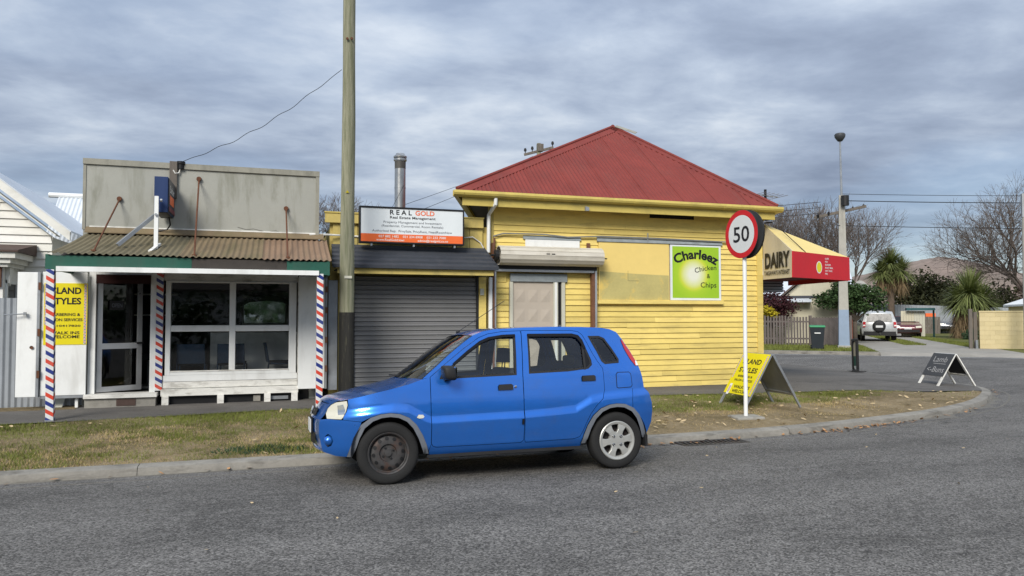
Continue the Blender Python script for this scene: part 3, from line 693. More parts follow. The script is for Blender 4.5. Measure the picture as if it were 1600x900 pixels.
part('edge_channel', MB().box(-3.31, -2.705, 12.885, 12.91, .30, .342), 'galv', s)
s = shutter(.43, .86, 12.88, .335, 2.22, 'white shutter panel between shop window and power pole')
part('edge_channel', MB().box(.865, .895, 12.86, 12.95, .33, 2.2).box(.92, 1.07, 12.93, 12.96, .30, 2.16), 'galv', s)
for z in (.62, 1.1, 1.6, 1.95): part('hinge', MB().box(.862, .90, 12.845, 12.862, z, z + .10), 'brown_steel', s)
# yellow poster
px0, px1, pz0, pz1, py = -3.285, -2.70, 1.115, 2.055, 12.872
ps = thing('poster', 'yellow barber poster with black lettering on the white shutter', 'poster', (px0, py, pz0))
part('sheet', MB().box(px0, px1, py, py + .006, pz0, pz1), 'poster_yellow', ps)
part('stripe', MB().box(px1 - .045, px1 - .012, py - .002, py - .0005, pz0 + .01, pz1 - .01), 'poster_stripes', ps)
part('stripe', MB().box(px0 + .012, px0 + .045, py - .002, py - .0005, pz0 + .3, pz1 - .01), 'poster_stripes', ps)
for txt, z, h, wd in (('ISLAND', 1.895, .135, .42), ('STYLES', 1.735, .135, .42), ('BARBERING &', 1.555, .06, .40), ('SALON SERVICES', 1.475, .06, .47), ('0210417820', 1.39, .04, .42), ('WALK INS', 1.275, .062, .40), ('WELCOME', 1.215, .062, .40)):
    lettering(txt, ((px0 + px1) / 2 - .005, py - .001, z), (1, 0, 0), (0, 0, 1), h, 'letter_black', ps, width=wd, bold=.03 if h > .1 else .02)
# projecting light box with its white posts
sg = thing('light_box_sign', 'navy projecting light box above the rusty canopy', 'sign', (-1.6, 12.6, 3.05))
part('case', MB().box(-1.70, -1.51, 12.2, 12.92, 3.12, 3.66), 'navy', sg, bevel=.006)
part('face', MB().box(-1.509, -1.497, 12.22, 12.90, 3.14, 3.64), 'navy_dark', sg)
part('band', MB().box(-1.496, -1.492, 12.23, 12.89, 3.15, 3.22), 'maroon', sg)
lettering('Barber', (-1.495, 12.56, 3.44), (0, 1, 0), (0, 0, 1), .16, 'letter_white', sg, width=.50)
part('picture', MB().box(-1.496, -1.493, 12.32, 12.78, 3.26, 3.40), 'sign_orange', sg)
part('underside', MB().box(-1.69, -1.52, 12.21, 12.91, 3.112, 3.119), 'black', sg)
part('cable', MB().tube([(-1.56, 12.75, 3.12), (-1.545, 12.82, 3.0), (-1.6, 12.9, 2.93), (-1.8, 12.95, 2.9)], .012, 6), 'black', sg)
part('post', MB().box(-1.675, -1.62, 12.06, 12.115, 2.55, 3.34), 'white_paint', sg)
part('foot', MB().beam((-1.62, 12.25, 2.64), (-1.69, 11.82, 2.49), .05, .03), 'white_worn', sg)
part('brace', MB().beam((-2.14, 11.98, 2.585), (-1.70, 12.3, 3.08), .05, .05), 'galv', sg)
part('bolt', MB().lathe([(0, 0), (.025, 0), (.025, .03), (0, .03)], (-1.60, 12.08, 3.28), (1, 0, 0), 8).lathe([(0, 0), (.02, 0), (.02, .02), (0, .02)], (-1.648, 12.05, 3.06), (0, -1, 0), 8), 'galv', sg)
ins = thing('service_bracket', 'weathered timber service bracket with black insulator on the parapet', 'bracket', (-1.52, 12.95, 3.6))
part('block', MB().box(-1.585, -1.475, BY - .055, BY - .002, 3.45, 4.045), 'old_timber', ins)
part('insulator', MB().lathe([(0, 0), (.05, 0), (.05, .07), (.065, .08), (.065, .12), (0, .13)], (-1.42, BY - .02, 3.93), (0, 0, 1), 12), 'black', ins, smooth=40)
part('loop', MB().tube([(-1.43, BY - .03, 3.93), (-1.45, BY - .04, 3.86), (-1.5, BY - .06, 3.85), (-1.53, BY - .06, 3.9)], .01, 5), 'white_worn', ins)

# ================================================================== lean-to with roller door
lt = thing('lean_to', 'yellow boarded lean-to with grey roller door between barber shop and corner shop', 'building', (2.3, 13.1, GZ))
part('wall', MB().box(.95, 3.84, 13.2, 13.3, 2.2, 3.2).box(.95, 1.36, 13.2, 13.3, GZ, 2.2).box(3.58, 3.84, 13.2, 13.3, GZ, 2.2).box(.95, 1.05, 13.3, 18, GZ, 3.1).box(1.05, 3.84, 17.9, 18, GZ, 3.1), 'yellow_dull', lt)
part('roof', MB().prism([(.95, 13.3, 3.1), (.95, 18, 2.9), (.95, 18, 2.95), (.95, 13.3, 3.15)], (2.89, 0, 0)), 'galv', lt)
for i, (a, b_) in enumerate(((1.0, 1.42), (1.43, 2.0), (2.01, 2.6), (2.61, 3.2), (3.21, 3.45), (3.46, 3.70))):
    part('wall_board', MB().box(a, b_, 13.155, 13.199, 2.6, 3.17), 'yellow_dull', lt)
part('coping', MB().box(.86, 3.70, 13.09, 13.16, 3.17, 3.335), 'yellow_dull', lt)
part('coping_cap', MB().box(.85, 3.71, 13.075, 13.2, 3.336, 3.36), 'yellow_gutter', lt)
# stepped dark metal awning
AZ0, AZ1, AY0, AY1 = 2.39, 2.80, 12.48, 13.07
for i in range(5):
    t0, t1 = i / 5, (i + 1) / 5; y_a, y_b = AY0 + (AY1 - AY0) * t0, AY0 + (AY1 - AY0) * t1; z_a, z_b = AZ0 + (AZ1 - AZ0) * t0, AZ0 + (AZ1 - AZ0) * t1
    xl, xr = .945 + .03 * t0, 3.79 - .09 * t0
    part('awning_course', MB().prism([(xl, y_a - .012, z_a - .035), (xl, y_a - .012, z_a + .02), (xl, (y_a + y_b) / 2 - .01, (z_a + z_b) / 2 + .012), (xl, (y_a + y_b) / 2, (z_a + z_b) / 2 - .004), (xl, y_b, z_b - .006), (xl, y_b, z_b - .05)], (xr - xl, 0, 0)), 'charcoal_sheet', lt)
part('awning_end', MB().prism([(3.795, AY0 - .012, AZ0 - .03), (3.795, AY0, AZ0 + .03), (3.70, AY1, AZ1 + .01), (3.70, AY1, AZ0 - .03)], (.012, 0, 0)), 'charcoal_sheet', lt)
part('beam', MB().box(1.03, 3.73, 12.53, 12.60, 2.262, 2.352), 'yellow_dull', lt)
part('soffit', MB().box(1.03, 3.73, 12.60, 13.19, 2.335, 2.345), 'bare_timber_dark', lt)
rd = part('roller_door', MB().box(1.36, 3.58, 13.13, 13.14, GZ, 2.25), 'roller_grey', lt)
nsl = 26
for i in range(nsl):
    z = GZ + .02 + i * (2.1 / nsl); h = 2.1 / nsl
    prof = [(1.375, 13.13, z + .004), (1.375, 13.108, z + .012), (1.375, 13.112, z + h * .5), (1.375, 13.108, z + h - .016), (1.375, 13.13, z + h - .004)]
    part('slat', MB().prism(prof[::-1], (2.19, 0, 0)), 'roller_grey', rd)
part('guide', MB().box(3.565, 3.61, 13.08, 13.15, GZ, 2.28), 'black_plastic', rd)
part('guide', MB().box(1.335, 1.374, 13.08, 13.15, GZ, 2.28), 'black_plastic', rd)
part('door_post', MB().box(3.612, 3.75, 13.08, 13.19, GZ, 2.26), 'yellow', lt)
part('door_post', MB().box(1.10, 1.334, 13.1, 13.19, GZ, 2.26), 'yellow_dull', lt)
part('downpipe', MB().box(3.79, 3.855, 13.02, 13.09, GZ + .03, 2.26), 'white_paint', lt, bevel=.01)
part('bell_box', MB().box(3.63, 3.70, 13.05, 13.079, 1.93, 2.05), 'trim_putty', lt)
part('conduit', MB().tube([(.6, 12.97, 2.93), (.9, 13.05, 2.95), (1.3, 13.14, 2.95), (1.5, 13.14, 2.94)], .016, 6), 'white_worn', lt)
part('conduit', MB().tube([(3.34, 13.12, 2.98), (3.5, 13.12, 3.0), (3.66, 13.14, 2.9), (3.74, 13.14, 2.76)], .012, 6), 'white_worn', lt)
# flue
fl = thing('flue', 'stainless steel flue pipe with cowl rising behind the property sign', 'chimney', (2.47, 15, 3))
part('pipe', MB().lathe([(.112, 0), (.112, 1.2), (.116, 1.2), (.116, 1.225), (.112, 1.225), (.112, 1.60)], (2.47, 15, 2.95), (0, 0, 1), 24), 'stainless', fl, smooth=40)
part('sooty_band', MB().lathe([(.1125, 0), (.1135, .16)], (2.47, 15, 4.55), (0, 0, 1), 24), 'soot', fl, smooth=40)
part('cowl', MB().lathe([(.113, 0), (.135, .02), (.135, .05), (.10, .055), (.10, .075), (.135, .08), (.137, .105), (.10, .135), (.085, .165), (0, .17)], (2.47, 15, 4.70), (0, 0, 1), 24), 'stainless', fl, smooth=35)
part('guy_wire', MB().tube([(2.53, 14.89, 4.2), (2.05, 14.3, 3.35)], .005, 4), 'wire', fl)
# property sign
pg = thing('property_sign', 'white and orange real estate sign in a black frame above the dark awning', 'sign', (2.32, 12.8, 2.8))
sx0, sx1, sz0, sz1, sy = 1.405, 3.245, 2.80, 3.435, 12.75
part('frame', MB().box(sx0, sx1, sy + .01, sy + .13, sz0, sz1).box(sx0, sx1, sy - .012, sy + .009, sz0, sz0 + .028).box(sx0, sx1, sy - .012, sy + .009, sz1 - .028, sz1).box(sx0, sx0 + .024, sy - .011, sy + .009, sz0 + .028, sz1 - .028).box(sx1 - .024, sx1, sy - .011, sy + .009, sz0 + .028, sz1 - .028), 'black', pg)
part('panel', MB().box(sx0 + .024, sx1 - .024, sy, sy + .008, sz0 + .165, sz1 - .028), 'sign_white', pg)
part('panel', MB().box(sx0 + .024, sx1 - .024, sy - .001, sy + .008, sz0 + .028, sz0 + .165), 'sign_orange', pg)
for x in (1.60, 2.33, 3.06): part('bracket', MB().box(x, x + .03, sy, sy + .12, sz0 - .045, sz0 - .002), 'galv', pg)
cxs = (sx0 + sx1) / 2; fy = sy - .001
lettering('R E A L', (1.92, fy, 3.305), (1, 0, 0), (0, 0, 1), .115, 'letter_black', pg, width=.38, bold=.022, align='LEFT')
lettering('GOLD', (2.365, fy, 3.305), (1, 0, 0), (0, 0, 1), .115, 'letter_orange', pg, width=.34, bold=.022, align='LEFT')
lettering('Real Estate Management', (2.325, fy, 3.235), (1, 0, 0), (0, 0, 1), .062, 'letter_black', pg, width=.80, bold=.012)
lettering('Property Management and Investment', (2.325, fy, 3.155), (1, 0, 0), (0, 0, 1), .054, 'letter_grey', pg, width=1.02)
lettering('(Residential, Commercial, Room Rentals)', (2.325, fy, 3.09), (1, 0, 0), (0, 0, 1), .054, 'letter_grey', pg, width=1.08)
lettering('Authorised Rep:  PrivySale, PrivyRent, NeedRoomNow', (2.325, fy, 3.0), (1, 0, 0), (0, 0, 1), .056, 'letter_grey', pg, width=1.40)
lettering('027 882 1482    021 234 8908    021 232 7080', (2.325, fy - .001, 2.905), (1, 0, 0), (0, 0, 1), .055, 'letter_white', pg, width=1.18, bold=.008)
lettering('www.RealGold.kiwi              admin@realgold.co.nz', (2.325, fy - .001, 2.845), (1, 0, 0), (0, 0, 1), .055, 'letter_white', pg, width=1.26, bold=.008)

# ================================================================== yellow corner shop
YX0, YX1, YY = 3.86, 9.82, 13.2
def skew(m):          # the side walls run back at 70 degrees to the front
    m.v = [(x + .36 * max(0, y - 13.34), y, z) for x, y, z in m.v]; return m
ys_ = thing('corner_shop', 'yellow weatherboard corner shop with red corrugated hip roof', 'shop', (6.8, YY, GZ))
wl = part('wall', skew(MB().box(YX0, YX1, YY + .02, YY + .14, .05, 3.70).box(YX0, YX0 + .12, YY + .14, 22, .05, 3.70).box(YX1 - .12, YX1, YY + .14, 22, .05, 3.70).box(YX0 + .12, YX1 - .12, 21.9, 22, .05, 3.70)), 'yellow', ys_)
part('frieze', MB().box(YX0 + .02, YX1, YY - .004, YY + .019, 3.29, 3.70), 'yellow', ys_)
# weatherboards, each its own piece; openings: doorway with shutter frame and the boarded window band
bh = .1075; z = .14; k = 0
while z < 3.28:
    spans = [(YX0, YX1 - .13)]
    def cut(sp, a, b_):
        o = []
        for (p, q) in sp:
            if b_ <= p or a >= q: o.append((p, q)); continue
            if a > p: o.append((p, a))
            if b_ < q: o.append((b_, q))
        return o
    if z + bh / 2 < 2.19: spans = cut(spans, 4.22, 5.36)
    elif z + bh / 2 < 2.36: spans = cut(spans, 4.17, 5.40)
    if 1.83 < z + bh / 2 < 3.02: spans = cut(spans, 6.05, 8.82)
    # long boards are jointed somewhere along their length, as on the wall
    sp2 = []
    for (p, q) in spans:
        if q - p > 2.6:
            j = p + (q - p) * random.uniform(.3, .7); sp2 += [(p, j - .0015), (j + .0015, q)]
        else: sp2.append((p, q))
    for (p, q) in sp2:
        d0, d1 = random.uniform(-.006, .006), random.uniform(-.006, .006); h = bh - .003
        mb = MB(); o0 = random.uniform(-.002, .002)
        mb.v = [(p, YY - .022 + o0, z + d0), (q, YY - .022 + o0, z + d1), (q, YY + .019, z + d1), (p, YY + .019, z + d0), (p, YY - .003 + o0, z + d0 + h), (q, YY - .003 + o0, z + d1 + h), (q, YY + .019, z + d1 + h), (p, YY + .019, z + d0 + h)]
        mb.f = [(0, 1, 5, 4), (1, 2, 6, 5), (2, 3, 7, 6), (3, 0, 4, 7), (0, 3, 2, 1), (4, 5, 6, 7)]; mb.mi = [0] * 6
        part('weatherboard', mb, 'yellow', wl)
    z += bh; k += 1
part('corner_board', MB().box(YX1 - .128, YX1 + .012, YY - .034, YY + .10, .12, 3.62), 'yellow', ys_)
part('corner_board', MB().box(YX0 - .012, YX0 + .06, YY - .03, YY + .10, 2.5, 3.62), 'yellow_dull', ys_)
part('footing', MB().box(YX0, YX1, YY - .01, YY + .13, -.02, .14), 'concrete', ys_)
# roof
EY, EZ, EX0, EX1 = 12.80, 3.80, 3.13, 9.93
AP = V(7.5, 15.5, 5.915); rf_w = EX1 - EX0
fr = MB(); slope = V(0, AP.y - EY, AP.z - EZ)
def clipf(u):
    x = EX0 + u; t = (x - EX0) / (AP.x - EX0) if x < AP.x else (EX1 - x) / (EX1 - AP.x)
    return (0, max(.0005, min(1, t)))
corrugated(fr, (EX0, EY - .03, EZ - .01), (1, 0, 0), slope, rf_w, .085, .011, 3, 8, 0, clipf)
rf = part('roof', fr, 'red_roof', ys_, smooth=True)
RY = 20.
bk = .36 * (RY + 2 - EY); rx = AP.x + .36 * (RY - AP.y)
mb = MB().face([(EX0, EY, EZ), AP, (rx, RY, AP.z), (EX0 + bk, RY + 2, EZ)]).face([(EX1, EY, EZ), (EX1 + bk, RY + 2, EZ), (rx, RY, AP.z), AP]).face([(EX0 + bk, RY + 2, EZ), (rx, RY, AP.z), (EX1 + bk, RY + 2, EZ)])
part('roof_sheet', mb, 'red_roof', rf)
for i_ in range(1, 9):
    u_ = i_ * .765 + .02; t1_ = clipf(u_)[1]; P_ = V(EX0 + u_, EY - .03, EZ - .01); n_ = V(0, -slope.z, slope.y).normalized()
    part('sheet_lap', MB().beam(P_ + n_ * .0135, P_ + slope * t1_ + n_ * .0135, .026, .005, n_), 'red_roof', rf)
def hipcap(a, b_, wdt=.17):
    a, b_ = Vector(a), Vector(b_); d = (b_ - a).normalized(); m = MB()
    side = d.cross(V(0, 0, 1)).normalized(); up = side.cross(d).normalized()
    fn = slope.normalized(); nf = V(1, 0, 0).cross(fn).normalized()
    if nf.z < 0: nf = -nf
    flat = nf.cross(d).normalized(); flat = flat if flat.y < 0 else -flat
    A = a + nf * .022; B = b_ + nf * .022
    m.face([A, B, B + flat * wdt, A + flat * wdt]); m.tube([a + up * .03, b_ + up * .03], .032, 8)
    m.face([A + flat * wdt, B + flat * wdt, B + flat * wdt - nf * .02, A + flat * wdt - nf * .02])
    return m
part('hip_cap', hipcap((EX0, EY, EZ), AP), 'red_roof', rf)
part('hip_cap', hipcap((EX1, EY, EZ), AP), 'red_roof', rf)
part('hip_cap', MB().tube([AP + V(0, 0, .03), (rx, RY, AP.z + .03)], .05, 8), 'red_roof', rf)
part('hip_joint', MB().beam(AP + V(.05, -.05, .035), AP + V(.42, -.36, -.17), .13, .008, (0, -.6, .8)), 'capping', rf)
# gutter, fascia, soffit
gp = [(a_, b_ - .055) for a_, b_ in ((12.74, 3.845), (12.70, 3.845), (12.685, 3.80), (12.70, 3.765), (12.735, 3.74), (12.80, 3.735), (12.80, 3.845), (12.79, 3.845), (12.79, 3.75), (12.74, 3.755), (12.70, 3.80), (12.712, 3.835))]
gt = part('gutter', MB().prism([(EX0 - .08, a, b_) for a, b_ in gp][::-1], (EX1 - EX0 + .16, 0, 0)), 'yellow_gutter', ys_)
for x in (4.75, 6.6, 8.6): part('gutter_joint', MB().prism([(x, a - .006 if a < 12.79 else a, b_ - .004) for a, b_ in gp[:7]][::-1], (.05, 0, 0)), 'yellow_gutter', gt)
part('fascia', MB().box(EX0 + .10, EX1 - .05, 12.81, 12.84, 3.535, 3.79), 'yellow_gutter', ys_)
def strip(x0, x1, z0, z1, ya=12.84, yb=22.): return MB().prism([(x0, ya, z0), (x1, ya, z0), (x1, ya, z1), (x0, ya, z1)], (.36 * (yb - ya), yb - ya, 0))
part('fascia', strip(EX0 + .10, EX0 + .13, 3.6, 3.79), 'yellow_dull', ys_); part('fascia', strip(EX1 - .08, EX1 - .05, 3.6, 3.79), 'yellow_dull', ys_)
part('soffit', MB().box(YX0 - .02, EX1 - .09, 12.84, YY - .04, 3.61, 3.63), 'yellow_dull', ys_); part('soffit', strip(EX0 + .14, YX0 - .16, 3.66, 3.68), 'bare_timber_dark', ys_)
part('gutter', strip(EX0 - .06, EX0 + .02, 3.69, 3.79, 12.81), 'yellow_gutter', ys_); part('gutter', strip(EX1 + .0, EX1 + .08, 3.69, 3.79, 12.81), 'yellow_gutter', ys_)
part('eaves_bracket', MB().tube([(9.84, 13.1, 3.5), (9.92, 12.95, 3.5), (9.96, 13.05, 3.58), (9.85, 13.1, 3.56)], .016, 5), 'black', ys_)
dp = part('downpipe', MB().tube([(3.84, 12.77, 3.68), (3.84, 12.77, 3.58), (3.80, 13.08, 3.42), (3.80, 13.1, 2.9), (3.80, 13.1, 2.72)], .036, 10), 'white_paint', ys_, smooth=40)
part('downpipe', MB().tube([(3.92, 13.12, 3.0), (3.925, 13.14, 2.6)], .02, 8), 'brown_steel', ys_)
part('vent', MB().box(7.19, 8.20, YY - .012, YY - .005, 3.51, 3.60), 'black', ys_)
part('vent_frame', MB().box(7.17, 8.22, YY - .018, YY - .0125, 3.60, 3.615).box(7.17, 8.22, YY - .018, YY - .0125, 3.495, 3.51).box(8.2, 8.22, YY - .018, YY - .0125, 3.51, 3.6), 'yellow', ys_)
part('floodlight', MB().box(5.60, 5.67, 12.74, 12.80, 3.53, 3.60).box(5.615, 5.655, 12.8, 12.82, 3.58, 3.62), 'galv', ys_)
# electrical conduit along the wall
part('conduit', MB().tube([(3.9, 13.14, 3.03), (4.1, 13.14, 3.09), (4.9, 13.14, 3.10), (5.4, 13.14, 3.06), (6.1, 13.14, 3.10), (7.3, 13.14, 3.10), (8.8, 13.14, 3.075), (9.7, 13.14, 3.08)], .013, 6).tube([(7.12, 13.15, 3.0), (7.12, 13.15, 3.2)], .012, 6), 'galv', ys_)
# flashings over the covered openings
part('flashing', MB().prism([(6.02, YY - .06, 3.0), (6.02, YY - .055, 3.02), (6.02, YY - .02, 3.09), (6.02, YY - .02, 3.0)], (2.82, 0, 0)), 'lintel_grey', ys_)
part('flashing', MB().prism([(4.5, YY - .05, 3.0), (4.5, YY - .045, 3.02), (4.5, YY - .02, 3.075), (4.5, YY - .02, 3.0)], (1.18, 0, 0)), 'lintel_grey', ys_)
part('cover_board', MB().box(4.54, 5.65, YY - .042, YY - .026, 2.80, 2.998), 'white_paint', ys_)
# boarded window: painted panel, khaki patch of roller paint, sill
cp = part('cover_board', MB().box(6.055, 7.60, YY - .04, YY - .01, 1.865, 2.995), 'cover_panel', ys_)
part('paint_patch', MB().face([(6.075, YY - .0415, 1.87), (7.59, YY - .0415, 1.87), (7.59, YY - .0415, 2.36), (6.9, YY - .0415, 2.38), (6.075, YY - .0415, 2.42)]), 'khaki_paint', cp)
part('cut_line', MB().box(6.68, 6.684, YY - .043, YY - .0417, 2.24, 2.44).box(6.68, 6.92, YY - .043, YY - .0417, 2.24, 2.245), 'bare_timber_dark', cp)
part('sill', MB().box(6.00, 8.84, YY - .085, YY - .024, 1.785, 1.862), 'yellow', ys_, bevel=.006)
# doorway
part('lintel', MB().box(4.24, 5.385, YY - .06, YY - .005, 2.195, 2.345), 'lintel_grey', ys_, bevel=.004)
part('door_frame', MB().box(4.235, 4.295, YY - .05, YY + .03, GZ, 2.194).box(5.105, 5.20, YY - .05, YY + .03, GZ, 2.194).box(5.275, 5.345, YY - .05, YY + .03, GZ, 2.194), 'trim_putty', ys_, bevel=.006)
part('door_frame', MB().box(5.13, 5.175, YY - .058, YY - .051, GZ, 2.19), 'white_paint', ys_)
part('side_gap', MB().box(5.201, 5.274, YY - .01, YY + .02, GZ, 2.194), 'black', ys_)
part('padlock', MB().box(5.205, 5.27, YY - .06, YY - .03, 1.27, 1.34).tube([(5.22, YY - .045, 1.34), (5.237, YY - .045, 1.38), (5.255, YY - .045, 1.34)], .007, 6), 'galv', ys_)
dd = part('door', MB().box(4.296, 5.104, YY - .02, YY + .019, GZ, 2.193), 'taupe_door', ys_)
for rz in (1.93, 1.56, 1.20, .84, .48):
    for cx in (4.44, 4.70, 4.95):
        w_, h_ = .095, .115; c = V(cx, YY - .021, rz)
        m = MB(); pk = c + V(0, -.014, 0); q = [c + V(a * w_, 0, b_ * h_) for a, b_ in ((-1, -1), (1, -1), (1, 1), (-1, 1))]
        for i in range(4): m.face([q[i], q[(i + 1) % 4], pk])
        part('door_panel', m, 'taupe_door', dd)
part('knob', MB().lathe([(0, -.06), (.028, -.055), (.03, -.035), (.012, -.02), (.028, 0)], (5.02, YY - .02, 1.30), (0, 1, 0), 12).lathe([(0, -.02), (.028, -.015), (.03, 0)], (5.02, YY - .02, 1.16), (0, 1, 0), 12), 'lamp_orange', dd, smooth=40)
# security roller shutter box with rails
sh = part('shutter_box', MB().lathe([(.17, .02), (.17, 2.04)], (3.95, 12.97, 2.665), (1, 0, 0), 20), 'cream_shutter', ys_, smooth=40)
for i in range(14):
    a0, a1 = 2 * math.pi * i / 14 + .02, 2 * math.pi * (i + 1) / 14 - .02; m = MB()
    pts = [(3.95 + .0, 12.97 + .181 * math.cos(a0), 2.665 + .181 * math.sin(a0)), (3.95, 12.97 + .176 * math.cos((a0 + a1) / 2), 2.665 + .176 * math.sin((a0 + a1) / 2)), (3.95, 12.97 + .181 * math.cos(a1), 2.665 + .181 * math.sin(a1)), (3.95, 12.97 + .165 * math.cos(a1), 2.665 + .165 * math.sin(a1)), (3.95, 12.97 + .165 * math.cos(a0), 2.665 + .165 * math.sin(a0))]
    part('shutter_slat', m.prism(pts, (2.06, 0, 0)), 'cream_shutter', sh)
part('slot', MB().box(4.83, 4.90, 12.786, 12.80, 2.69, 2.705).box(4.93, 5.0, 12.786, 12.80, 2.69, 2.705), 'black', sh)
part('axle', MB().tube([(3.88, 12.97, 2.665), (3.95, 12.97, 2.665)], .10, 14).tube([(6.0, 12.97, 2.655), (6.14, 12.97, 2.65)], .012, 6).tube([(3.80, 12.97, 2.665), (3.9, 12.97, 2.665)], .02, 6), 'black_plastic', sh)
part('shutter_head', MB().box(3.9, 5.96, 13.04, 13.17, 2.42, 2.50), 'black_plastic', ys_)
part('shutter_head', MB().box(3.9, 5.9, 13.03, 13.165, 2.375, 2.418), 'galv', ys_)
part('guide_rail', MB().box(5.87, 5.925, 13.06, 13.165, GZ, 2.46), 'brown_steel', ys_)
part('guide_rail', MB().box(5.927, 5.965, 13.05, 13.165, GZ, 2.47), 'alu', ys_)
part('guide_rail', MB().box(3.90, 3.935, 13.05, 13.165, GZ, 2.42), 'alu', ys_)
part('guide_rail', MB().box(3.865, 3.899, 13.03, 13.165, GZ, 2.9), 'brown_steel', ys_)
part('batten', MB().box(5.80, 5.87, YY - .05, YY - .024, 2.78, 2.96), 'brown_steel', ys_)
# take-away sign: green square with white border, lettering, no mascot
ts = thing('takeaway_sign', 'lime green chicken and chips sign with white border on the yellow wall', 'sign', (8.21, YY - .05, 1.86))
a0, a1, b0, b1, gy_ = 7.625, 8.80, 1.868, 2.985, YY - .05
part('board', MB().box(a0, a1, gy_, gy_ + .03, b0, b1), 'sign_white', ts)
m, t, b = base_mat('lime'); v = coords(t)
gr = t.nodes.new('ShaderNodeTexGradient'); gr.gradient_type = 'SPHERICAL'; mpg = t.nodes.new('ShaderNodeMapping'); tcg = t.nodes.new('ShaderNodeTexCoord')
t.links.new(tcg.outputs['Object'], mpg.inputs[0]); t.links.new(mpg.outputs[0], gr.inputs[0]); mpg.vector_type = 'POINT'
mpg.inputs['Location'].default_value = (.10, 0, -1.02); mpg.inputs['Scale'].default_value = (1.9, 0, 1.9)
t.links.new(ramp_node(t, gr.outputs[1], [(.0, (.33, .55, .025)), (.30, (.40, .60, .03)), (.42, (.60, .66, .06)), (.56, (.68, .72, .30)), (.8, (.78, .79, .66))]), b.inputs['Base Color']); b.inputs['Roughness'].default_value = .4
part('print', MB().box(a0 + .045, a1 - .05, gy_ - .003, gy_ - .001, b0 + .045, b1 - .03), 'lime', ts)
lettering('Charleez', (8.21, gy_ - .003, 2.715), (1, 0, 0), (0, 0, 1), .26, 'letter_black', ts, width=.98, bold=.035, arc=.95)
lettering('Chicken', (8.44, gy_ - .003, 2.475), (.97, 0, .14), (-.14, 0, .97), .14, 'letter_black', ts, width=.50, bold=.006, arc=1.6)
lettering('&', (8.50, gy_ - .003, 2.32), (1, 0, 0), (0, 0, 1), .13, 'letter_black', ts, bold=.006)
lettering('Chips', (8.50, gy_ - .003, 2.13), (1, 0, 0), (0, 0, 1), .15, 'letter_black', ts, width=.37, bold=.006)
# corner awning
aw = thing('corner_awning', 'red and cream canvas awning lettered DAIRY at the shop corner', 'awning', (10.2, 13.0, 2.3))
A0, A1 = V(9.835, 13.165, 2.31), V(9.85, 13.165, 3.49)
C0, C1 = V(9.745, 12.13, 2.31), V(9.752, 12.13, 2.83); D0, D1 = V(11.75, 12.8, 2.30), V(11.74, 12.8, 2.80)
E0, E1 = V(12.1, 15.2, 2.29), V(12.08, 15.2, 2.78); F1 = V(9.95, 16.0, 3.45); F0 = V(9.95, 16.0, 2.3)
part('end_panel', MB().prism([A0, C0, C1, A1], (.02, 0, 0)), 'awning_cream', aw)
nf = (D0 - C0).cross(V(0, 0, 1)).normalized()
part('valance', MB().prism([C0 + nf * .01, D0 + nf * .01, D1 + nf * .01, C1 + nf * .01], -nf * .02), 'awning_red', aw)
part('valance', MB().prism([D0, E0, E1, D1], (-.02, -.001, 0)), 'awning_red', aw)
mid = C1.lerp(D1, .22)
mb = MB().face([A1 + V(0, -.01, .0), C1, mid, ]).face([A1 + V(0, -.01, 0), mid + V(0, .0, .001), D1, F1]).face([F1, D1, E1])
part('canvas', mb, 'awning_yellow', aw)
part('seam', MB().tube([A1 + V(.25, -.28, -.155), mid + V(0, 0, .006)], .008, 4), 'black', aw)
part('lining', MB().face([C0 + V(.03, .05, .10), A0 + V(.03, 0, .10), F0 + V(0, 0, .1), E0 + V(-.05, 0, .10), D0 + V(-.05, .03, .10)]), 'awning_inner', aw)
part('shutter_housing', MB().box(10.0, 12.0, 15.3, 15.36, 2.13, 2.42), 'charcoal_sheet', aw)
for i in range(4): part('housing_slat', MB().box(10.0, 12.0, 15.27, 15.298, 2.14 + i * .07, 2.19 + i * .07), 'galv', aw)
du_ = (C0 - A0).normalized()
lettering('DAIRY', A0.lerp(C0, .5) + V(-.012, 0, .235), du_, (0, 0, 1), .42, 'letter_black', aw, width=.88, bold=.045)
lettering('TAKEAWAYS INTERNET', A0.lerp(C0, .5) + V(-.012, 0, .08), du_, (0, 0, 1), .125, 'letter_black', aw, width=.90, bold=.02)
dv = (D0 - C0).normalized()
for i, txt in enumerate(('-CHIPS', '-FISH', '-BURGERS', '-ROAST MEAL', '-HOT DOGS', '-PIES')):
    lettering(txt, C0 + dv * 1.14 + nf * .012 + V(0, 0, .405 - i * .062), dv, (0, 0, 1), .05, 'letter_white', aw, align='LEFT', bold=.012)
em = C0 + dv * .93 + nf * .014 + V(0, 0, .235)
part('emblem', MB().face([em + dv * .105 * math.cos(a) + V(0, 0, .125 * math.sin(a)) for a in np.linspace(0, 2 * math.pi, 28)[:-1]]), 'letter_white', aw)
part('emblem', MB().face([em + nf * .002 + dv * .085 * math.cos(a) + V(0, 0, .105 * math.sin(a)) for a in np.linspace(0, 2 * math.pi, 28)[:-1]]), 'emblem_yellow', aw)
# television aerial on the roof corner
ta = thing('tv_aerial', 'small television aerial standing at the corner of the red roof', 'aerial', (10.02, 13.3, 3.75))
mb = MB().tube([(10.02, 13.3, 3.7), (10.02, 13.3, 4.25)], .018, 6).tube([(9.75, 13.3, 4.14), (10.35, 13.3, 4.10)], .012, 5)
for i in range(6): x = 9.77 + i * .11; mb.tube([(x, 12.95, 4.13 - i * .008), (x, 13.65, 4.13 - i * .008)], .006, 4)
part('mast', MB().tube([(10.02, 13.3, 3.7), (10.02, 13.3, 4.25)], .03, 6), 'black', ta); part('elements', mb, 'galv', ta)

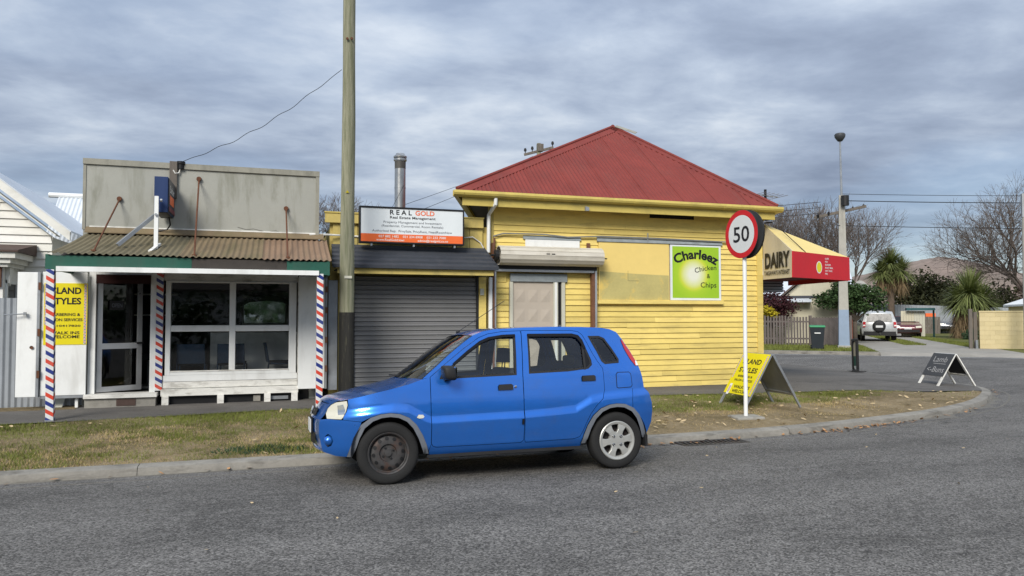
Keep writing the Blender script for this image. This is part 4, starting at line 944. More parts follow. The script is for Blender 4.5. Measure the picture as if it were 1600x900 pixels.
# ================================================================== blue hatchback
car = thing('parked_car', 'bright blue five-door hatchback parked at the kerb with one black and one silver wheel', 'car', (1.06, 7.76, -.057), (R(-3.0), 0, 0), local=True)
LEDGE = np.array([(-.8, .66), (-.38, .704), (-.145, .734), (.048, .755), (.186, .741), (.324, .662), (.404, .622), (.7, .626), (1.157, .636), (1.35, .638), (1.68, .655), (1.905, .669), (2.0, .72), (2.08, .765), (2.232, .794), (2.712, .822), (3, .83)])
PZ = np.array([(.15, .68), (.25, .722), (.33, .740), (.45, .760), (.56, .772), (.66, .774), (.75, .768), (.88, .750), (.955, .737), (1.0, .726), (1.2, .672), (1.38, .610), (1.44, .585), (1.52, .55)])
def sstep(t): t = np.clip(t, 0, 1); return t * t * (3 - 2 * t)
def half(x, z):
    x = np.asarray(x, float); z = np.asarray(z, float)
    y = np.interp(z, PZ[:, 0], PZ[:, 1])
    y = y + .026 * sstep((np.interp(x, LEDGE[:, 0], LEDGE[:, 1]) - z) / .085) * (1 - sstep((.34 - z) / .12))
    y = y - .40 * np.clip(.02 - x, 0, 2) ** 2.6 / .70 ** 2.6 - .07 * np.clip(x - 2.3, 0, 2) ** 3 / .5 ** 3
    y = y - .06 * sstep((z - .95) / .4) * np.clip((x - 1.7) / .8, 0, 1.5) ** 2
    return y
def half_n(x, z):
    e = .004; fx = (half(x + e, z) - half(x - e, z)) / (2 * e); fz = (half(x, z + e) - half(x, z - e)) / (2 * e)
    n = np.stack([-fx, np.ones_like(fx), -fz], -1); return n / np.linalg.norm(n, axis=-1, keepdims=True)
def inset(loop, d):
    L = np.array(loop, float); a = np.roll(L, 1, 0); b_ = np.roll(L, -1, 0)
    area = .5 * np.sum(L[:, 0] * b_[:, 1] - b_[:, 0] * L[:, 1]); sg = 1 if area > 0 else -1
    e1 = L - a; e2 = b_ - L
    n1 = np.stack([-e1[:, 1], e1[:, 0]], 1) / (np.linalg.norm(e1, axis=1, keepdims=True) + 1e-9); n2 = np.stack([-e2[:, 1], e2[:, 0]], 1) / (np.linalg.norm(e2, axis=1, keepdims=True) + 1e-9)
    n = n1 + n2; q = np.sum(n * n1, 1, keepdims=True); n = n / np.maximum(q, .35)
    return [tuple(p) for p in L + n * d * sg]
def rounded(loop, step=.03): return densify(loop, step)
def skin(outline, holes=(), off=0., step=.045, rim=.022, side=-1, ds=.025):
    """panel on the body side: outline and holes in (x, z); side -1 is the side towards the road"""
    ol = densify(outline, ds); hl = [densify(h, ds) for h in holes]
    lo_, hi_ = np.min(ol, 0), np.max(ol, 0); gx_, gz_ = np.meshgrid(np.arange(lo_[0] + step / 2, hi_[0], step), np.arange(lo_[1] + step / 2, hi_[1], step))
    ex = np.stack([gx_.ravel(), gz_.ravel()], 1); ex = ex[abs(ex[:, 1] - np.interp(ex[:, 0], LEDGE[:, 0], LEDGE[:, 1]) + .042) > .052]
    lx = np.arange(lo_[0], hi_[0], .02); lz = np.interp(lx, LEDGE[:, 0], LEDGE[:, 1])
    ex = np.vstack([ex] + [np.stack([lx, lz - k_], 1) for k_ in (-.004, .012, .028, .044, .060, .076, .089)])
    v, F = cdt_fill(ol, hl, step=.02 if step <= .05 else step, extra=ex)
    y = half(v[:, 0], v[:, 1]) + off; nn = half_n(v[:, 0], v[:, 1]); mb = MB()
    mb.v = [(a, side * c, b_) for (a, b_), c in zip(v, y)]; n = [(p[0], side * p[1], p[2]) for p in nn]
    mb.f = [f if side < 0 else f[::-1] for f in F]; mb.mi = [0] * len(F)
    if rim:      # turned-in edges
        cnt = {}
        for f in mb.f:
            for i in range(3): e = (f[i], f[(i + 1) % 3]); cnt[e] = 1
        for (a, b_) in list(cnt):
            if (b_, a) not in cnt:
                k = len(mb.v); pa, pb = mb.v[a], mb.v[b_]
                mb.v += [pa, pb, (pb[0], pb[1] - side * rim, pb[2]), (pa[0], pa[1] - side * rim, pa[2])]
                d = Vector((pb[0] - pa[0], 0, pb[2] - pa[2])); nr = Vector((d.z, 0, -d.x)).normalized() * (1 if side < 0 else -1)
                n += [tuple(-nr)] * 4; mb.f.append((b_ if False else k + 1, k, k + 3, k + 2)); mb.mi.append(0)
    mb.n = n
    return mb
ARCF = [(-.375, .262), (-.345, .36), (-.305, .47), (-.255, .565), (-.17, .628), (-.08, .656), (.01, .663), (.10, .652), (.19, .613), (.26, .545), (.32, .445), (.36, .35), (.385, .262)]
ARCR = [(1.962, .275), (1.985, .36), (2.025, .46), (2.085, .555), (2.17, .625), (2.27, .660), (2.36, .668), (2.45, .660), (2.55, .615), (2.62, .54), (2.67, .44), (2.70, .36), (2.715, .30)]
HOOD_E = [(-0.5628, 0.665), (-0.5434, 0.712), (-0.5124, 0.752), (-0.466, 0.778), (-0.372, 0.795), (-0.25, 0.822), (-0.1, 0.857), (0.05, 0.888), (0.2, 0.925), (0.33, 0.968)]
ROOF_E = [(.33, .968), (.47, 1.085), (.62, 1.21), (.76, 1.315), (.87, 1.388), (.96, 1.425), (1.09, 1.450), (1.43, 1.468), (1.77, 1.474), (2.1, 1.470), (2.3, 1.462), (2.42, 1.447), (2.50, 1.415)]
REAR_E = [(2.50, 1.415), (2.56, 1.335), (2.63, 1.205), (2.685, 1.05), (2.71, .93), (2.718, .825)]
HEAD = [(-0.5527, 0.616), (-0.5604, 0.665), (-0.5434, 0.712), (-0.5124, 0.748), (-0.4699, 0.772), (-0.3756, 0.785), (-0.3684, 0.745), (-0.3824, 0.69), (-0.4103, 0.632), (-0.4273, 0.613), (-0.4815, 0.614)]
BUMP_F = [(-0.5898, 0.33), (-0.5744, 0.3), (-0.466, 0.268), (-0.3675, 0.262), (-0.3405, 0.36), (-0.3045, 0.47), (-0.262, 0.555), (-0.252, 0.588), (-0.4041, 0.606), (-0.5434, 0.614), (-0.6092, 0.606), (-0.6185, 0.55), (-0.6169, 0.47)]
FENDER = [(-0.25, 0.592), (-0.17, 0.63), (-0.08, 0.658), (0.01, 0.665), (0.1, 0.654), (0.19, 0.615), (0.26, 0.547), (0.32, 0.447), (0.36, 0.352), (0.383, 0.29), (0.404, 0.35), (0.404, 0.62), (0.404, 0.985), (0.33, 0.968), (0.2, 0.925), (0.05, 0.888), (-0.1, 0.857), (-0.25, 0.822), (-0.3684, 0.796), (-0.363, 0.745), (-0.3774, 0.686), (-0.4072, 0.637), (-0.4118, 0.61)]
DOOR_F = [(.41, .36), (.425, .333), (.46, .322), (1.31, .322), (1.338, .345), (1.346, .64), (1.352, .98), (1.385, 1.40), (1.38, 1.432), (1.18, 1.425), (1.03, 1.402), (.93, 1.365), (.76, 1.255), (.58, 1.12), (.46, 1.025), (.41, .985)]
DOOR_R = [(1.352, .345), (1.362, .322), (1.88, .330), (1.945, .35), (1.975, .40), (2.01, .48), (2.06, .575), (2.13, .66), (2.205, .725), (2.238, .81), (2.243, 1.03), (2.20, 1.10), (2.152, 1.19), (2.11, 1.30), (2.07, 1.385), (2.03, 1.418), (1.95, 1.432), (1.393, 1.434), (1.392, 1.40), (1.359, .98), (1.353, .64)]
WIN_F = [(.50, .968), (.66, .968), (1.292, .985), (1.322, 1.39), (1.18, 1.385), (1.04, 1.362), (.95, 1.325), (.80, 1.225), (.64, 1.105), (.52, 1.01)]
WIN_R = [(1.423, .995), (1.85, 1.008), (2.08, 1.03), (2.13, 1.07), (2.13, 1.12), (2.09, 1.24), (2.05, 1.34), (2.01, 1.385), (1.95, 1.394), (1.45, 1.395)]
WIN_Q = [(2.135, 1.375), (2.27, 1.375), (2.33, 1.35), (2.40, 1.24), (2.455, 1.125), (2.445, 1.085), (2.28, 1.075), (2.245, 1.105), (2.21, 1.20)]
TAIL = [(2.538, 1.335), (2.562, 1.318), (2.63, 1.19), (2.685, 1.05), (2.645, 1.05), (2.60, 1.12), (2.56, 1.22)]
BUMP_R = [(2.57, .815), (2.718, .825), (2.765, .77), (2.80, .66), (2.803, .56), (2.79, .46), (2.745, .37), (2.70, .30), (2.675, .37), (2.645, .46), (2.60, .545), (2.548, .60), (2.545, .70)]
FRAME = [(.33, .972)] + ROOF_E[1:] + REAR_E[1:] + [(2.566, .815), (2.541, .70), (2.543, .618), (2.45, .662), (2.36, .670), (2.27, .662), (2.17, .627), (2.085, .557), (2.025, .462), (1.985, .362), (1.962, .25), (1.6, .245), (.9, .245), (.39, .25), (.388, .29), (.408, .35), (.408, .985)]
def tx(loop, side): return loop
for side in (-1, 1):
    part('body_side', skin(FRAME, [inset(DOOR_F, -.0045), inset(DOOR_R, -.0045), WIN_Q, inset(TAIL, -.002)], side=side), 'car_blue', car)
    fd = part('wing', skin(FENDER, side=side), 'car_blue', car)
    part('bumper_corner', skin(BUMP_F, [[(-.563, .455), (-.54, .475), (-.51, .455), (-.495, .41), (-.51, .365), (-.54, .35), (-.561, .375)]], side=side), 'car_blue', car)
    part('bumper_corner', skin(BUMP_R, side=side), 'car_blue', car)
    part('fog_lamp', MB().lathe([(.0, .045), (.03, .04), (.052, .0)], (-.53, side * (half(-.53, .41) - .03), .412), (-.6, side * .8, 0), 16), 'car_blue', car, smooth=True)
    hl = part('headlight', skin(inset(HEAD, .002), off=.003, step=.03, side=side, ds=.02), 'headlight_lens', car)
    part('bulb_bezel', skin([(-.455, .655), (-.40, .66), (-.392, .70), (-.41, .75), (-.46, .74)], off=.0045, step=.03, rim=0, side=side), 'chrome', hl)
    part('bulb_bezel', skin([(-.54, .635), (-.49, .640), (-.485, .685), (-.54, .69)], off=.0045, step=.03, rim=0, side=side), 'headlight_lens', hl)
    part('taillight', skin(inset(TAIL, .001), off=.006, step=.03, side=side, ds=.02), 'lamp_red', car)
    part('taillight_lens', skin([(2.655, 1.10), (2.672, 1.11), (2.682, 1.055), (2.65, 1.055)], off=.0085, step=.03, rim=0, side=side), 'sign_white', car)
    part('wheel_arch_trim', skin(ARCF + [(p[0] * .88 + .001, p[1] - (.034 if p[1] > .3 else 0)) for p in ARCF[::-1]], off=.013, step=.03, rim=.05, side=side), 'car_flare', car)
    part('wheel_arch_trim', skin(ARCR + [(2.34 + (p[0] - 2.34) * .88, p[1] - (.034 if p[1] > .32 else 0)) for p in ARCR[::-1]], off=.013, step=.03, rim=.05, side=side), 'car_flare', car)
    part('indicator', skin([(.262, .612), (.285, .602), (.325, .604), (.338, .618), (.325, .635), (.28, .638)], off=.008, step=.03, rim=.008, side=side), 'headlight_lens', car)
    part('fuel_flap', skin(inset([(2.385, .835), (2.40, .826), (2.55, .832), (2.565, .85), (2.562, .965), (2.545, .985), (2.41, .985), (2.39, .965)], .002), off=.003, step=.04, rim=.006, side=side), 'car_blue', car) if side < 0 else None
    part('fuel_gap', skin([(2.380, .832), (2.40, .821), (2.552, .827), (2.57, .848), (2.567, .968), (2.547, .990), (2.408, .990), (2.385, .968)], off=.0012, step=.04, rim=0, side=side), 'black', car) if side < 0 else None
    for D_, W_, nm in ((DOOR_F, WIN_F, 'f'), (DOOR_R, WIN_R, 'r')):
        dr = part('door', skin(D_, [W_], side=side), 'car_blue', car)
        surround = part('window_surround', skin(W_, [inset(W_, .022)], off=-.004, step=.05, rim=.02, side=side), 'black_plastic', dr)
        gl = part('window', skin(inset(W_, .020), off=-.012, step=.08, rim=0, side=side), 'car_glass', dr)
        hx, hz = ((1.09, .87) if nm == 'f' else (1.995, .935))
        part('handle_recess', skin([(hx, hz - .058), (hx + .02, hz - .07), (hx + .125, hz - .065), (hx + .145, hz - .05), (hx + .145, hz + .02), (hx, hz + .02)], off=.0012, step=.05, rim=0, side=side), 'car_blue', dr)
        part('handle', skin([(hx - .002, hz - .028), (hx + .148, hz - .026), (hx + .15, hz + .018), (hx + .135, hz + .030), (hx + .01, hz + .027), (hx - .002, hz + .012)], off=.018, step=.05, rim=.02, side=side), 'black_plastic', dr)
        if nm == 'f':
            part('lock', MB().lathe([(0, .012), (.014, .01), (.015, 0)], (1.268, side * half(1.268, .875), .872), (0, side, 0), 10), 'chrome', dr)
            part('sail_panel', skin([(.50, .966), (.66, .966), (.655, 1.10), (.52, 1.01)], off=.002, step=.05, rim=.01, side=side), 'black_plastic', dr)
            part('weather_shield', skin([(.66, 1.10), (.80, 1.212), (.95, 1.312), (1.04, 1.348), (1.19, 1.369), (1.315, 1.374), (1.318, 1.40), (1.18, 1.395), (1.03, 1.372), (.935, 1.333), (.79, 1.233), (.64, 1.115)], off=.010, step=.05, rim=.012, side=side), 'black_gloss', dr)
        else:
            part('weather_shield', skin([(1.455, 1.372), (1.94, 1.370), (1.995, 1.355), (2.03, 1.31), (2.06, 1.24), (2.085, 1.25), (2.06, 1.335), (2.02, 1.385), (1.95, 1.402), (1.455, 1.403)], off=.010, step=.05, rim=.012, side=side), 'black_gloss', dr)
            part('window_divider', skin([(2.03, 1.02), (2.055, 1.023), (2.068, 1.32), (2.045, 1.35)], off=.0, step=.05, rim=.01, side=side), 'black_plastic', dr)
            part('quarter_light', skin([(2.055, 1.025), (2.08, 1.03), (2.13, 1.07), (2.13, 1.12), (2.09, 1.24), (2.066, 1.30)], off=-.006, step=.05, rim=0, side=side), 'black_gloss', dr)
    part('window_surround', skin(WIN_Q, [inset(WIN_Q, .024)], off=.002, step=.05, rim=.02, side=side), 'black_plastic', car)
    part('window', skin(inset(WIN_Q, .022), off=-.006, step=.08, rim=0, side=side), 'car_glass', car)
    part('side_marker', skin([(1.318, .50), (1.336, .50), (1.338, .555), (1.322, .555)], off=.012, step=.05, rim=.012, side=side), 'black', car)
    # mirror
    mx, my, mz = .60, half(.60, 1.0), 1.015
    def sgp(c_, e_): return math.copysign(abs(c_) ** e_, c_)
    mm = part('mirror', MB().grid(lambda u, v_: (mx - .035 + .062 * sgp(math.cos(v_), .55) * sgp(math.cos(u), .5) - .02 * math.sin(v_), side * (my + .12 + .105 * sgp(math.cos(v_), .6) * sgp(math.sin(u), .5)), mz + .012 + .072 * sgp(math.sin(v_), .55)), np.linspace(0, 2 * math.pi, 29), np.linspace(-math.pi / 2, math.pi / 2, 15)), 'black_plastic', car, smooth=True)
    part('mirror_back', MB().box(mx + .026, mx + .030, min(side * (my + .04), side * (my + .20)), max(side * (my + .04), side * (my + .20)), mz - .04, mz + .065), 'chrome', mm)
    part('mirror_arm', MB().box(mx - .06, mx + .0, side * (my - .02) if side > 0 else -my - .06, side * (my + .06) if side > 0 else -my + .02, mz - .065, mz - .02), 'black_plastic', mm)
    # wheel houses
    for wx in (0, 2.36):
        m = MB(); a_ = np.linspace(-.15, math.pi + .15, 20)
        m.grid(lambda u, v_: (wx + .345 * math.cos(u), side * v_, .315 + .345 * math.sin(u)), a_, [.45, .775])
        m.face([(wx + .345 * math.cos(u), side * .45, .315 + .345 * math.sin(u)) for u in a_])
        part('wheel_house', m, 'black', car)
def cap(E_, bulge, ss, mi_fn=None, sy=1.0, yoff=0., powr=2.2):
    """surface across the car between the two side edges; bulge(t) = (dx, dz) at the centre line"""
    E_ = densify(E_, .05, closed=False); ye = half([p[0] for p in E_], [p[1] for p in E_]) ; m = MB(); n = len(E_)
    def fn(i, s_):
        i = int(i); x, z = E_[i][:2]; bx, bz = bulge(i / (n - 1)); k = 1 - abs(s_) ** powr
        return (x + bx * k, s_ * (ye[i] - yoff) * sy, z + bz * k)
    return m.grid(fn, range(n), ss)
SS = np.linspace(-1, 1, 25)
hd = part('bonnet', cap(HOOD_E[2:], lambda t: (-.06 * (1 - t) ** 1.5 - .10 * t, .012 + .006 * math.sin(t * 3)), SS), 'car_blue', car, smooth=True)
part('cowl', MB().grid(lambda s_, v_: (.33 - .10 * (1 - s_ ** 2) + v_ * .06, s_ * .69, .966 + .012 * (1 - s_ * s_) + v_ * .006), SS, [0, .5, 1]), 'black_plastic', car)
gr_ = part('grille', cap([(-0.6092, 0.606), (-0.5864, 0.63), (-0.5628, 0.665), (-0.5434, 0.712), (-0.5124, 0.752)], lambda t: (-.055, 0), SS), 'car_blue', car, smooth=True)
part('grille_mesh', MB().grid(lambda y, z: (-.665 + (z - .62) * .42 + .28 * y * y, y, z), np.linspace(-.26, .26, 13), [.632, .70]), 'black', gr_)
part('badge', MB().lathe([(0, .0), (.045, 0), (.045, .01), (0, .012)], (-.655, 0, .668), (-1, 0, .3), 16), 'chrome', gr_)
part('bumper', cap([(-0.5744, 0.3), (-0.5898, 0.33), (-0.6169, 0.47), (-0.6185, 0.55), (-0.6092, 0.606)], lambda t: (-.04, 0), SS), 'car_blue', car, smooth=True)
part('air_intake', MB().grid(lambda y, z: (-.668 + .30 * y * y, y, z), np.linspace(-.30, .30, 13), [.36, .47]), 'black', car)
part('lip', MB().grid(lambda s_, v_: (-.592 + .0 * v_ - .045 * (1 - s_ * s_) - .012 * math.sin(v_ * math.pi), s_ * float(half(-.62, .32)), .34 - .035 * v_), SS, [0, .3, .6, 1]), 'car_blue', car, smooth=True)
npz = part('number_plate', MB().box(-.686, -.676, -.18, .18, .46, .585), 'plate', car)
part('plate_frame', MB().box(-.675, -.660, -.19, .19, .45, .595), 'black', npz)
WS = [(.335, .972), (.47, 1.085), (.62, 1.21), (.76, 1.315), (.865, 1.385)]
part('windscreen', cap(WS, lambda t: (-.14 + .10 * t, .0 + .012 * t), SS, sy=.955), 'screen_glass', car, smooth=True)
for s_ in (-1, 1): part('pillar_trim', MB().grid(lambda i, q: (WS[int(i)][0] - .006, s_ * (float(half(WS[int(i)][0], WS[int(i)][1])) * (.955 + .048 * q)), WS[int(i)][1] + .004), range(5), [0, 1]), 'black_plastic', car)
rp = part('roof', cap(ROOF_E[4:], lambda t: (-.035 * (1 - t) ** 3 + .03 * t ** 4, .022), SS), 'car_blue', car, smooth=True)
part('tailgate', cap(REAR_E, lambda t: (.075, .006 * (1 - t)), SS), 'car_blue', car, smooth=True)
part('rear_window', MB().grid(lambda s_, t: ((2.512 + (2.655 - 2.512) * t) + .081 * (1 - abs(s_) ** 2.2), s_ * (.50 - .0 * t), 1.40 - .29 * t), np.linspace(-.92, .92, 15), [0, .33, .66, 1]), 'black_gloss', car, smooth=True)
part('bumper', cap([(2.718, .825), (2.765, .77), (2.80, .66), (2.803, .56), (2.79, .46), (2.745, .37), (2.70, .30)], lambda t: (.07, 0), SS), 'car_blue', car, smooth=True)
part('floor_pan', MB().box(.40, 1.95, -.70, .70, .225, .30).box(-.52, -.37, -.4, .4, .28, .62).box(2.70, 2.74, -.5, .5, .30, .5).box(-.36, 2.7, -.44, .44, .22, .34), 'black', car)
for s_ in (-1, 1): part('sill', MB().box(.37, 1.97, min(s_ * .70, s_ * .755), max(s_ * .70, s_ * .755), .222, .25), 'black_plastic', car)
part('exhaust', MB().tube([(1.9, .3, .22), (2.5, .35, .21), (2.72, .36, .22)], .03, 8).lathe([(0, -.15), (.08, -.15), (.08, .15), (0, .15)], (2.45, .2, .23), (0, 1, 0), 10), 'brown_steel', car)
part('engine', MB().box(-.36, .36, -.43, .43, .30, .75), 'black', car)
it = part('interior', MB().box(.42, 1.95, -.66, .66, .30, .36).box(.40, .56, -.66, .66, .60, .93).box(.36, .44, -.66, .66, .36, .90), 'seat_fabric', car)
part('dashboard', MB().prism([(.36, -.64, .90), (.34, -.64, .965), (.55, -.64, .975), (.64, -.64, .92), (.60, -.64, .70), (.44, -.64, .66)], (0, 1.28, 0)), 'black_plastic', it)
part('door_trim', MB().box(.46, 1.33, -.70, -.67, .34, .95).box(1.37, 1.93, -.70, -.67, .34, .97).box(.46, 1.33, .67, .70, .34, .95).box(1.37, 1.93, .67, .70, .34, .97), 'seat_fabric', it)
part('steering_wheel', MB().lathe([(.17, -.012), (.185, 0), (.17, .012), (.16, 0)], (.74, .34, .93), (-.85, 0, .5), 20, closed=True), 'black_plastic', it, smooth=True)
for yy in (-.34, .34):
    st = part('seat', MB().prism([(.92, yy - .24, .46), (.90, yy - .24, .58), (1.32, yy - .24, .60), (1.36, yy - .24, .48)], (0, .48, 0)).prism([(1.26, yy - .22, .56), (1.42, yy - .21, 1.05), (1.52, yy - .21, 1.04), (1.40, yy - .22, .52)], (0, .44, 0)), 'seat_fabric', it, bevel=.03)
    part('headrest', MB().prism([(1.43, yy - .12, 1.10), (1.45, yy - .12, 1.27), (1.53, yy - .12, 1.26), (1.53, yy - .12, 1.10)], (0, .24, 0)).tube([(1.48, yy - .05, 1.0), (1.49, yy - .05, 1.12)], .008, 5).tube([(1.48, yy + .05, 1.0), (1.49, yy + .05, 1.12)], .008, 5), 'seat_fabric', st, bevel=.03)
bn = part('rear_bench', MB().box(1.72, 2.15, -.60, .60, .50, .62).prism([(2.10, -.58, .58), (2.24, -.58, 1.02), (2.34, -.58, 1.02), (2.24, -.58, .55)], (0, 1.16, 0)), 'seat_fabric', it, bevel=.03)
for yy in (-.33, .33): part('headrest', MB().box(2.25, 2.33, yy - .12, yy + .12, 1.05, 1.17), 'seat_fabric', bn, bevel=.03)
part('load_cover', MB().box(2.3, 2.66, -.55, .55, .92, .94), 'seat_fabric', it)
part('head_lining', MB().grid(lambda x, s_: (x, s_ * .53, 1.425 + .012 * (1 - s_ * s_)), np.linspace(.95, 2.4, 8), np.linspace(-1, 1, 7)), 'taupe_door', it)
for s_ in (-1, 1): part('seat_belt', MB().beam((1.36, s_ * .60, 1.3), (1.42, s_ * .64, .6), .05, .004, (0, 1, 0)), 'black', it)
wp = part('wiper', MB().tube([(.27, .25, .985), (.30, -.2, .995), (.34, -.52, 1.0)], .010, 5).tube([(.20, .5, .985), (.21, .1, .99), (.22, -.05, .99)], .010, 5), 'black', car)
part('washer_jet', MB().box(.0, .03, -.25, -.22, .895, .91).box(.0, .03, .22, .25, .895, .91), 'black', hd)
part('aerial', MB().tube([(.98, .45, 1.46), (1.55, .47, 1.82)], .004, 5).box(.96, 1.0, .43, .47, 1.44, 1.465), 'black', rp)
part('mud_flap', MB().box(2.69, 2.715, -.77, -.60, .21, .33).box(2.69, 2.715, .60, .77, .21, .33), 'black_plastic', car)
part('warrant_sticker', MB().beam((.42, -.45, 1.052), (.47, -.45, 1.096), .06, .002, (-.6, 0, .8)), 'sign_white', car)
# wheels
def wheel(x, side, kind):
    y = side * .695; w_ = part('wheel', MB().lathe([(.085, -.06), (.19, -.06), (.19, .05)], (x, y, .288), (0, side, 0), 24), 'black', car)
    part('tyre', MB().lathe([(.19, -.075), (.215, -.085), (.255, -.086), (.278, -.078), (.288, -.055), (.290, 0), (.288, .055), (.278, .078), (.255, .086), (.215, .084), (.196, .076), (.19, .06)], (x, y, .288), (0, side, 0), 48), 'rubber', w_, smooth=50)
    c = V(x, y, .288); ax = V(0, side, 0)
    if kind == 'steel':
        part('rim', MB().lathe([(.197, .074), (.192, .078), (.180, .07), (.176, .035), (.168, .03), (.15, .045), (.115, .052), (.085, .05), (.075, .030), (.05, .028), (.034, .03), (.032, .045), (0, .047)], c, ax, 40), 'steel_wheel', w_, smooth=40)
        for k in range(12):
            a = 2 * math.pi * k / 12 + .1; p = c + V(math.cos(a) * .139, side * .0525, math.sin(a) * .139); u = V(math.cos(a), 0, math.sin(a)); v_ = V(-math.sin(a), 0, math.cos(a))
            part('rim_hole', MB().face([p + u * (.016 * math.cos(q)) + v_ * (.018 * math.sin(q)) + ax * (-.004 * math.cos(q)) for q in np.linspace(0, 2 * math.pi, 13)[:-1]]), 'black', w_)
        for k in range(4):
            a = 2 * math.pi * k / 4 + .5; part('wheel_nut', MB().lathe([(.0, .016), (.010, .014), (.012, 0)], c + V(math.cos(a) * .055, side * .028, math.sin(a) * .055), ax, 6), 'black_plastic', w_)
    else:
        part('brake_disc', MB().lathe([(.0, .0), (.18, .0)], c, ax, 24), 'steel_wheel', w_)
        part('rim', MB().lathe([(.197, .074), (.200, .082), (.192, .088), (.170, .082), (.162, .07), (.160, .05)], c, ax, 48), 'hubcap', w_, smooth=40)
        part('hub', MB().lathe([(.0, .084), (.05, .084), (.085, .08), (.09, .05)], c, ax, 30), 'hubcap', w_, smooth=40)
        for k in range(6):
            a = 2 * math.pi * k / 6 + .12; u = V(math.cos(a), 0, math.sin(a)); v_ = V(-math.sin(a), 0, math.cos(a)); P_ = c + ax * .079
            pts = [(.06, -.034, .003), (.06, .034, .003), (.115, .030, .004), (.172, .048, .0), (.172, -.048, .0), (.115, -.030, .004)]
            m = MB(); q = [P_ + u * a_ + v_ * b_ + ax * d_ for a_, b_, d_ in pts]; m.prism(q, -ax * .03)
            part('spoke', m, 'hubcap', w_, bevel=.004)
        for k in range(4):
            a = 2 * math.pi * k / 4 + .75; part('wheel_nut', MB().lathe([(.0, .008), (.009, .008), (.012, 0), (.014, 0), (.014, .003), (.017, .002), (.017, -.002)], c + V(math.cos(a) * .058, side * .085, math.sin(a) * .058), ax, 10), 'chrome', w_)
for x, sd, kd in ((0, -1, 'steel'), (2.36, -1, 'cap'), (0, 1, 'steel'), (2.36, 1, 'cap')): wheel(x, sd, kd)

# ================================================================== power pole and service wire
pp_ = thing('power_pole', 'weathered timber power pole with tarred base beside the roller door', 'power pole', (1.135, 12.0, GZ))
zs = np.linspace(1.61, 9.2, 16)
part('shaft', MB().tube([(1.137 + .004 * math.sin(z * 1.7) + .001 * z, 12.0, z) for z in zs], [.116 - .0042 * (z - 1.6) + .0025 * math.sin(z * 3.1) for z in zs], 20), 'timber_pole', pp_, smooth=60)
part('tarred_base', MB().tube([(1.135, 12.0, z) for z in (-.05, .4, .9, 1.61)], [.124, .122, .119, .1175], 20), 'tarred_timber', pp_, smooth=60)
part('tag', MB().box(1.085, 1.20, 11.870, 11.876, 2.145, 2.185), 'trim_putty', pp_)
part('tag', MB().prism([(1.09, 11.878, 3.50), (1.15, 11.878, 3.50), (1.12, 11.878, 3.545)], (0, .004, 0)), 'leaf_yellow', pp_)
part('nail_row', MB().box(1.10, 1.17, 11.877, 11.882, 2.16, 2.17), 'letter_grey', pp_)
part('bolt', MB().lathe([(0, .02), (.02, .018), (.022, 0)], (1.10, 11.885, 5.97), (0, -1, 0), 8).lathe([(0, .02), (.02, .018), (.022, 0)], (1.17, 11.885, 5.98), (0, -1, 0), 8), 'rust', pp_)
pts = []
for i in range(41):
    t = i / 40; a, b_ = V(-1.40, 12.97, 4.05), V(1.03, 12.0, 5.50)
    p = a.lerp(b_, t); p.z += -.17 * math.sin(math.pi * t) + .018 * math.sin(t * 34) * min(1, 6 * t * (1 - t)); pts.append(p)
tag(part('service_wire', MB().tube(pts, .0048, 5), 'wire'), 'thin sagging service wire between barber shop parapet and power pole', 'wire')

# ================================================================== speed sign
sx_, sy_ = 6.785, 9.53; sz_ = gz(sx_, sy_)
ss_ = thing('speed_sign', 'round red and white 50 speed sign on a white post', 'road sign', (sx_, sy_, sz_))
part('post', MB().tube([(sx_, sy_, sz_ - .05), (sx_ + .01, sy_, 3.12)], .030, 14), 'white_paint', ss_, smooth=50)
part('pad', MB().prism([(sx_ - .25, sy_ - .17, sz_ - .03), (sx_ + .2, sy_ - .2, sz_ - .03), (sx_ + .26, sy_ + .15, sz_ - .03), (sx_ - .2, sy_ + .19, sz_ - .03)], (0, 0, .055)), 'concrete', ss_, bevel=.02)
nrm = V(-1, -.085, 0).normalized(); sd_ = V(.085, -1, 0).normalized(); dc = V(sx_, sy_, 2.79) + nrm * .045
def disc(c, r, th, n_=48): return MB().lathe([(0, 0), (r, 0), (r, th), (0, th)], c, nrm, n_)
part('plate', disc(dc, .366, .004), 'sign_back', ss_)
part('red_ring', MB().lathe([(.363, .0055), (.285, .0055)], dc, nrm, 56), 'sign_red', ss_)
part('face', MB().lathe([(0, .006), (.286, .006)], dc, nrm, 56), 'sign_face', ss_)
lettering('50', dc + nrm * .007 - V(0, 0, .115), sd_, (0, 0, 1), .33, 'letter_black', ss_, width=.355, bold=.012)
part('plate', disc(V(sx_, sy_, 2.79) - nrm * .06, .366, .004), 'sign_back', ss_)
part('rim', MB().lathe([(.366, -.02), (.37, 0), (.366, .008)], V(sx_, sy_, 2.79) - nrm * .06, nrm, 48), 'black', ss_)
for z in (2.66, 2.92): part('clamp', MB().box(sx_ - .038, sx_ + .055, sy_ - .12, sy_ + .12, z, z + .03), 'galv', ss_)

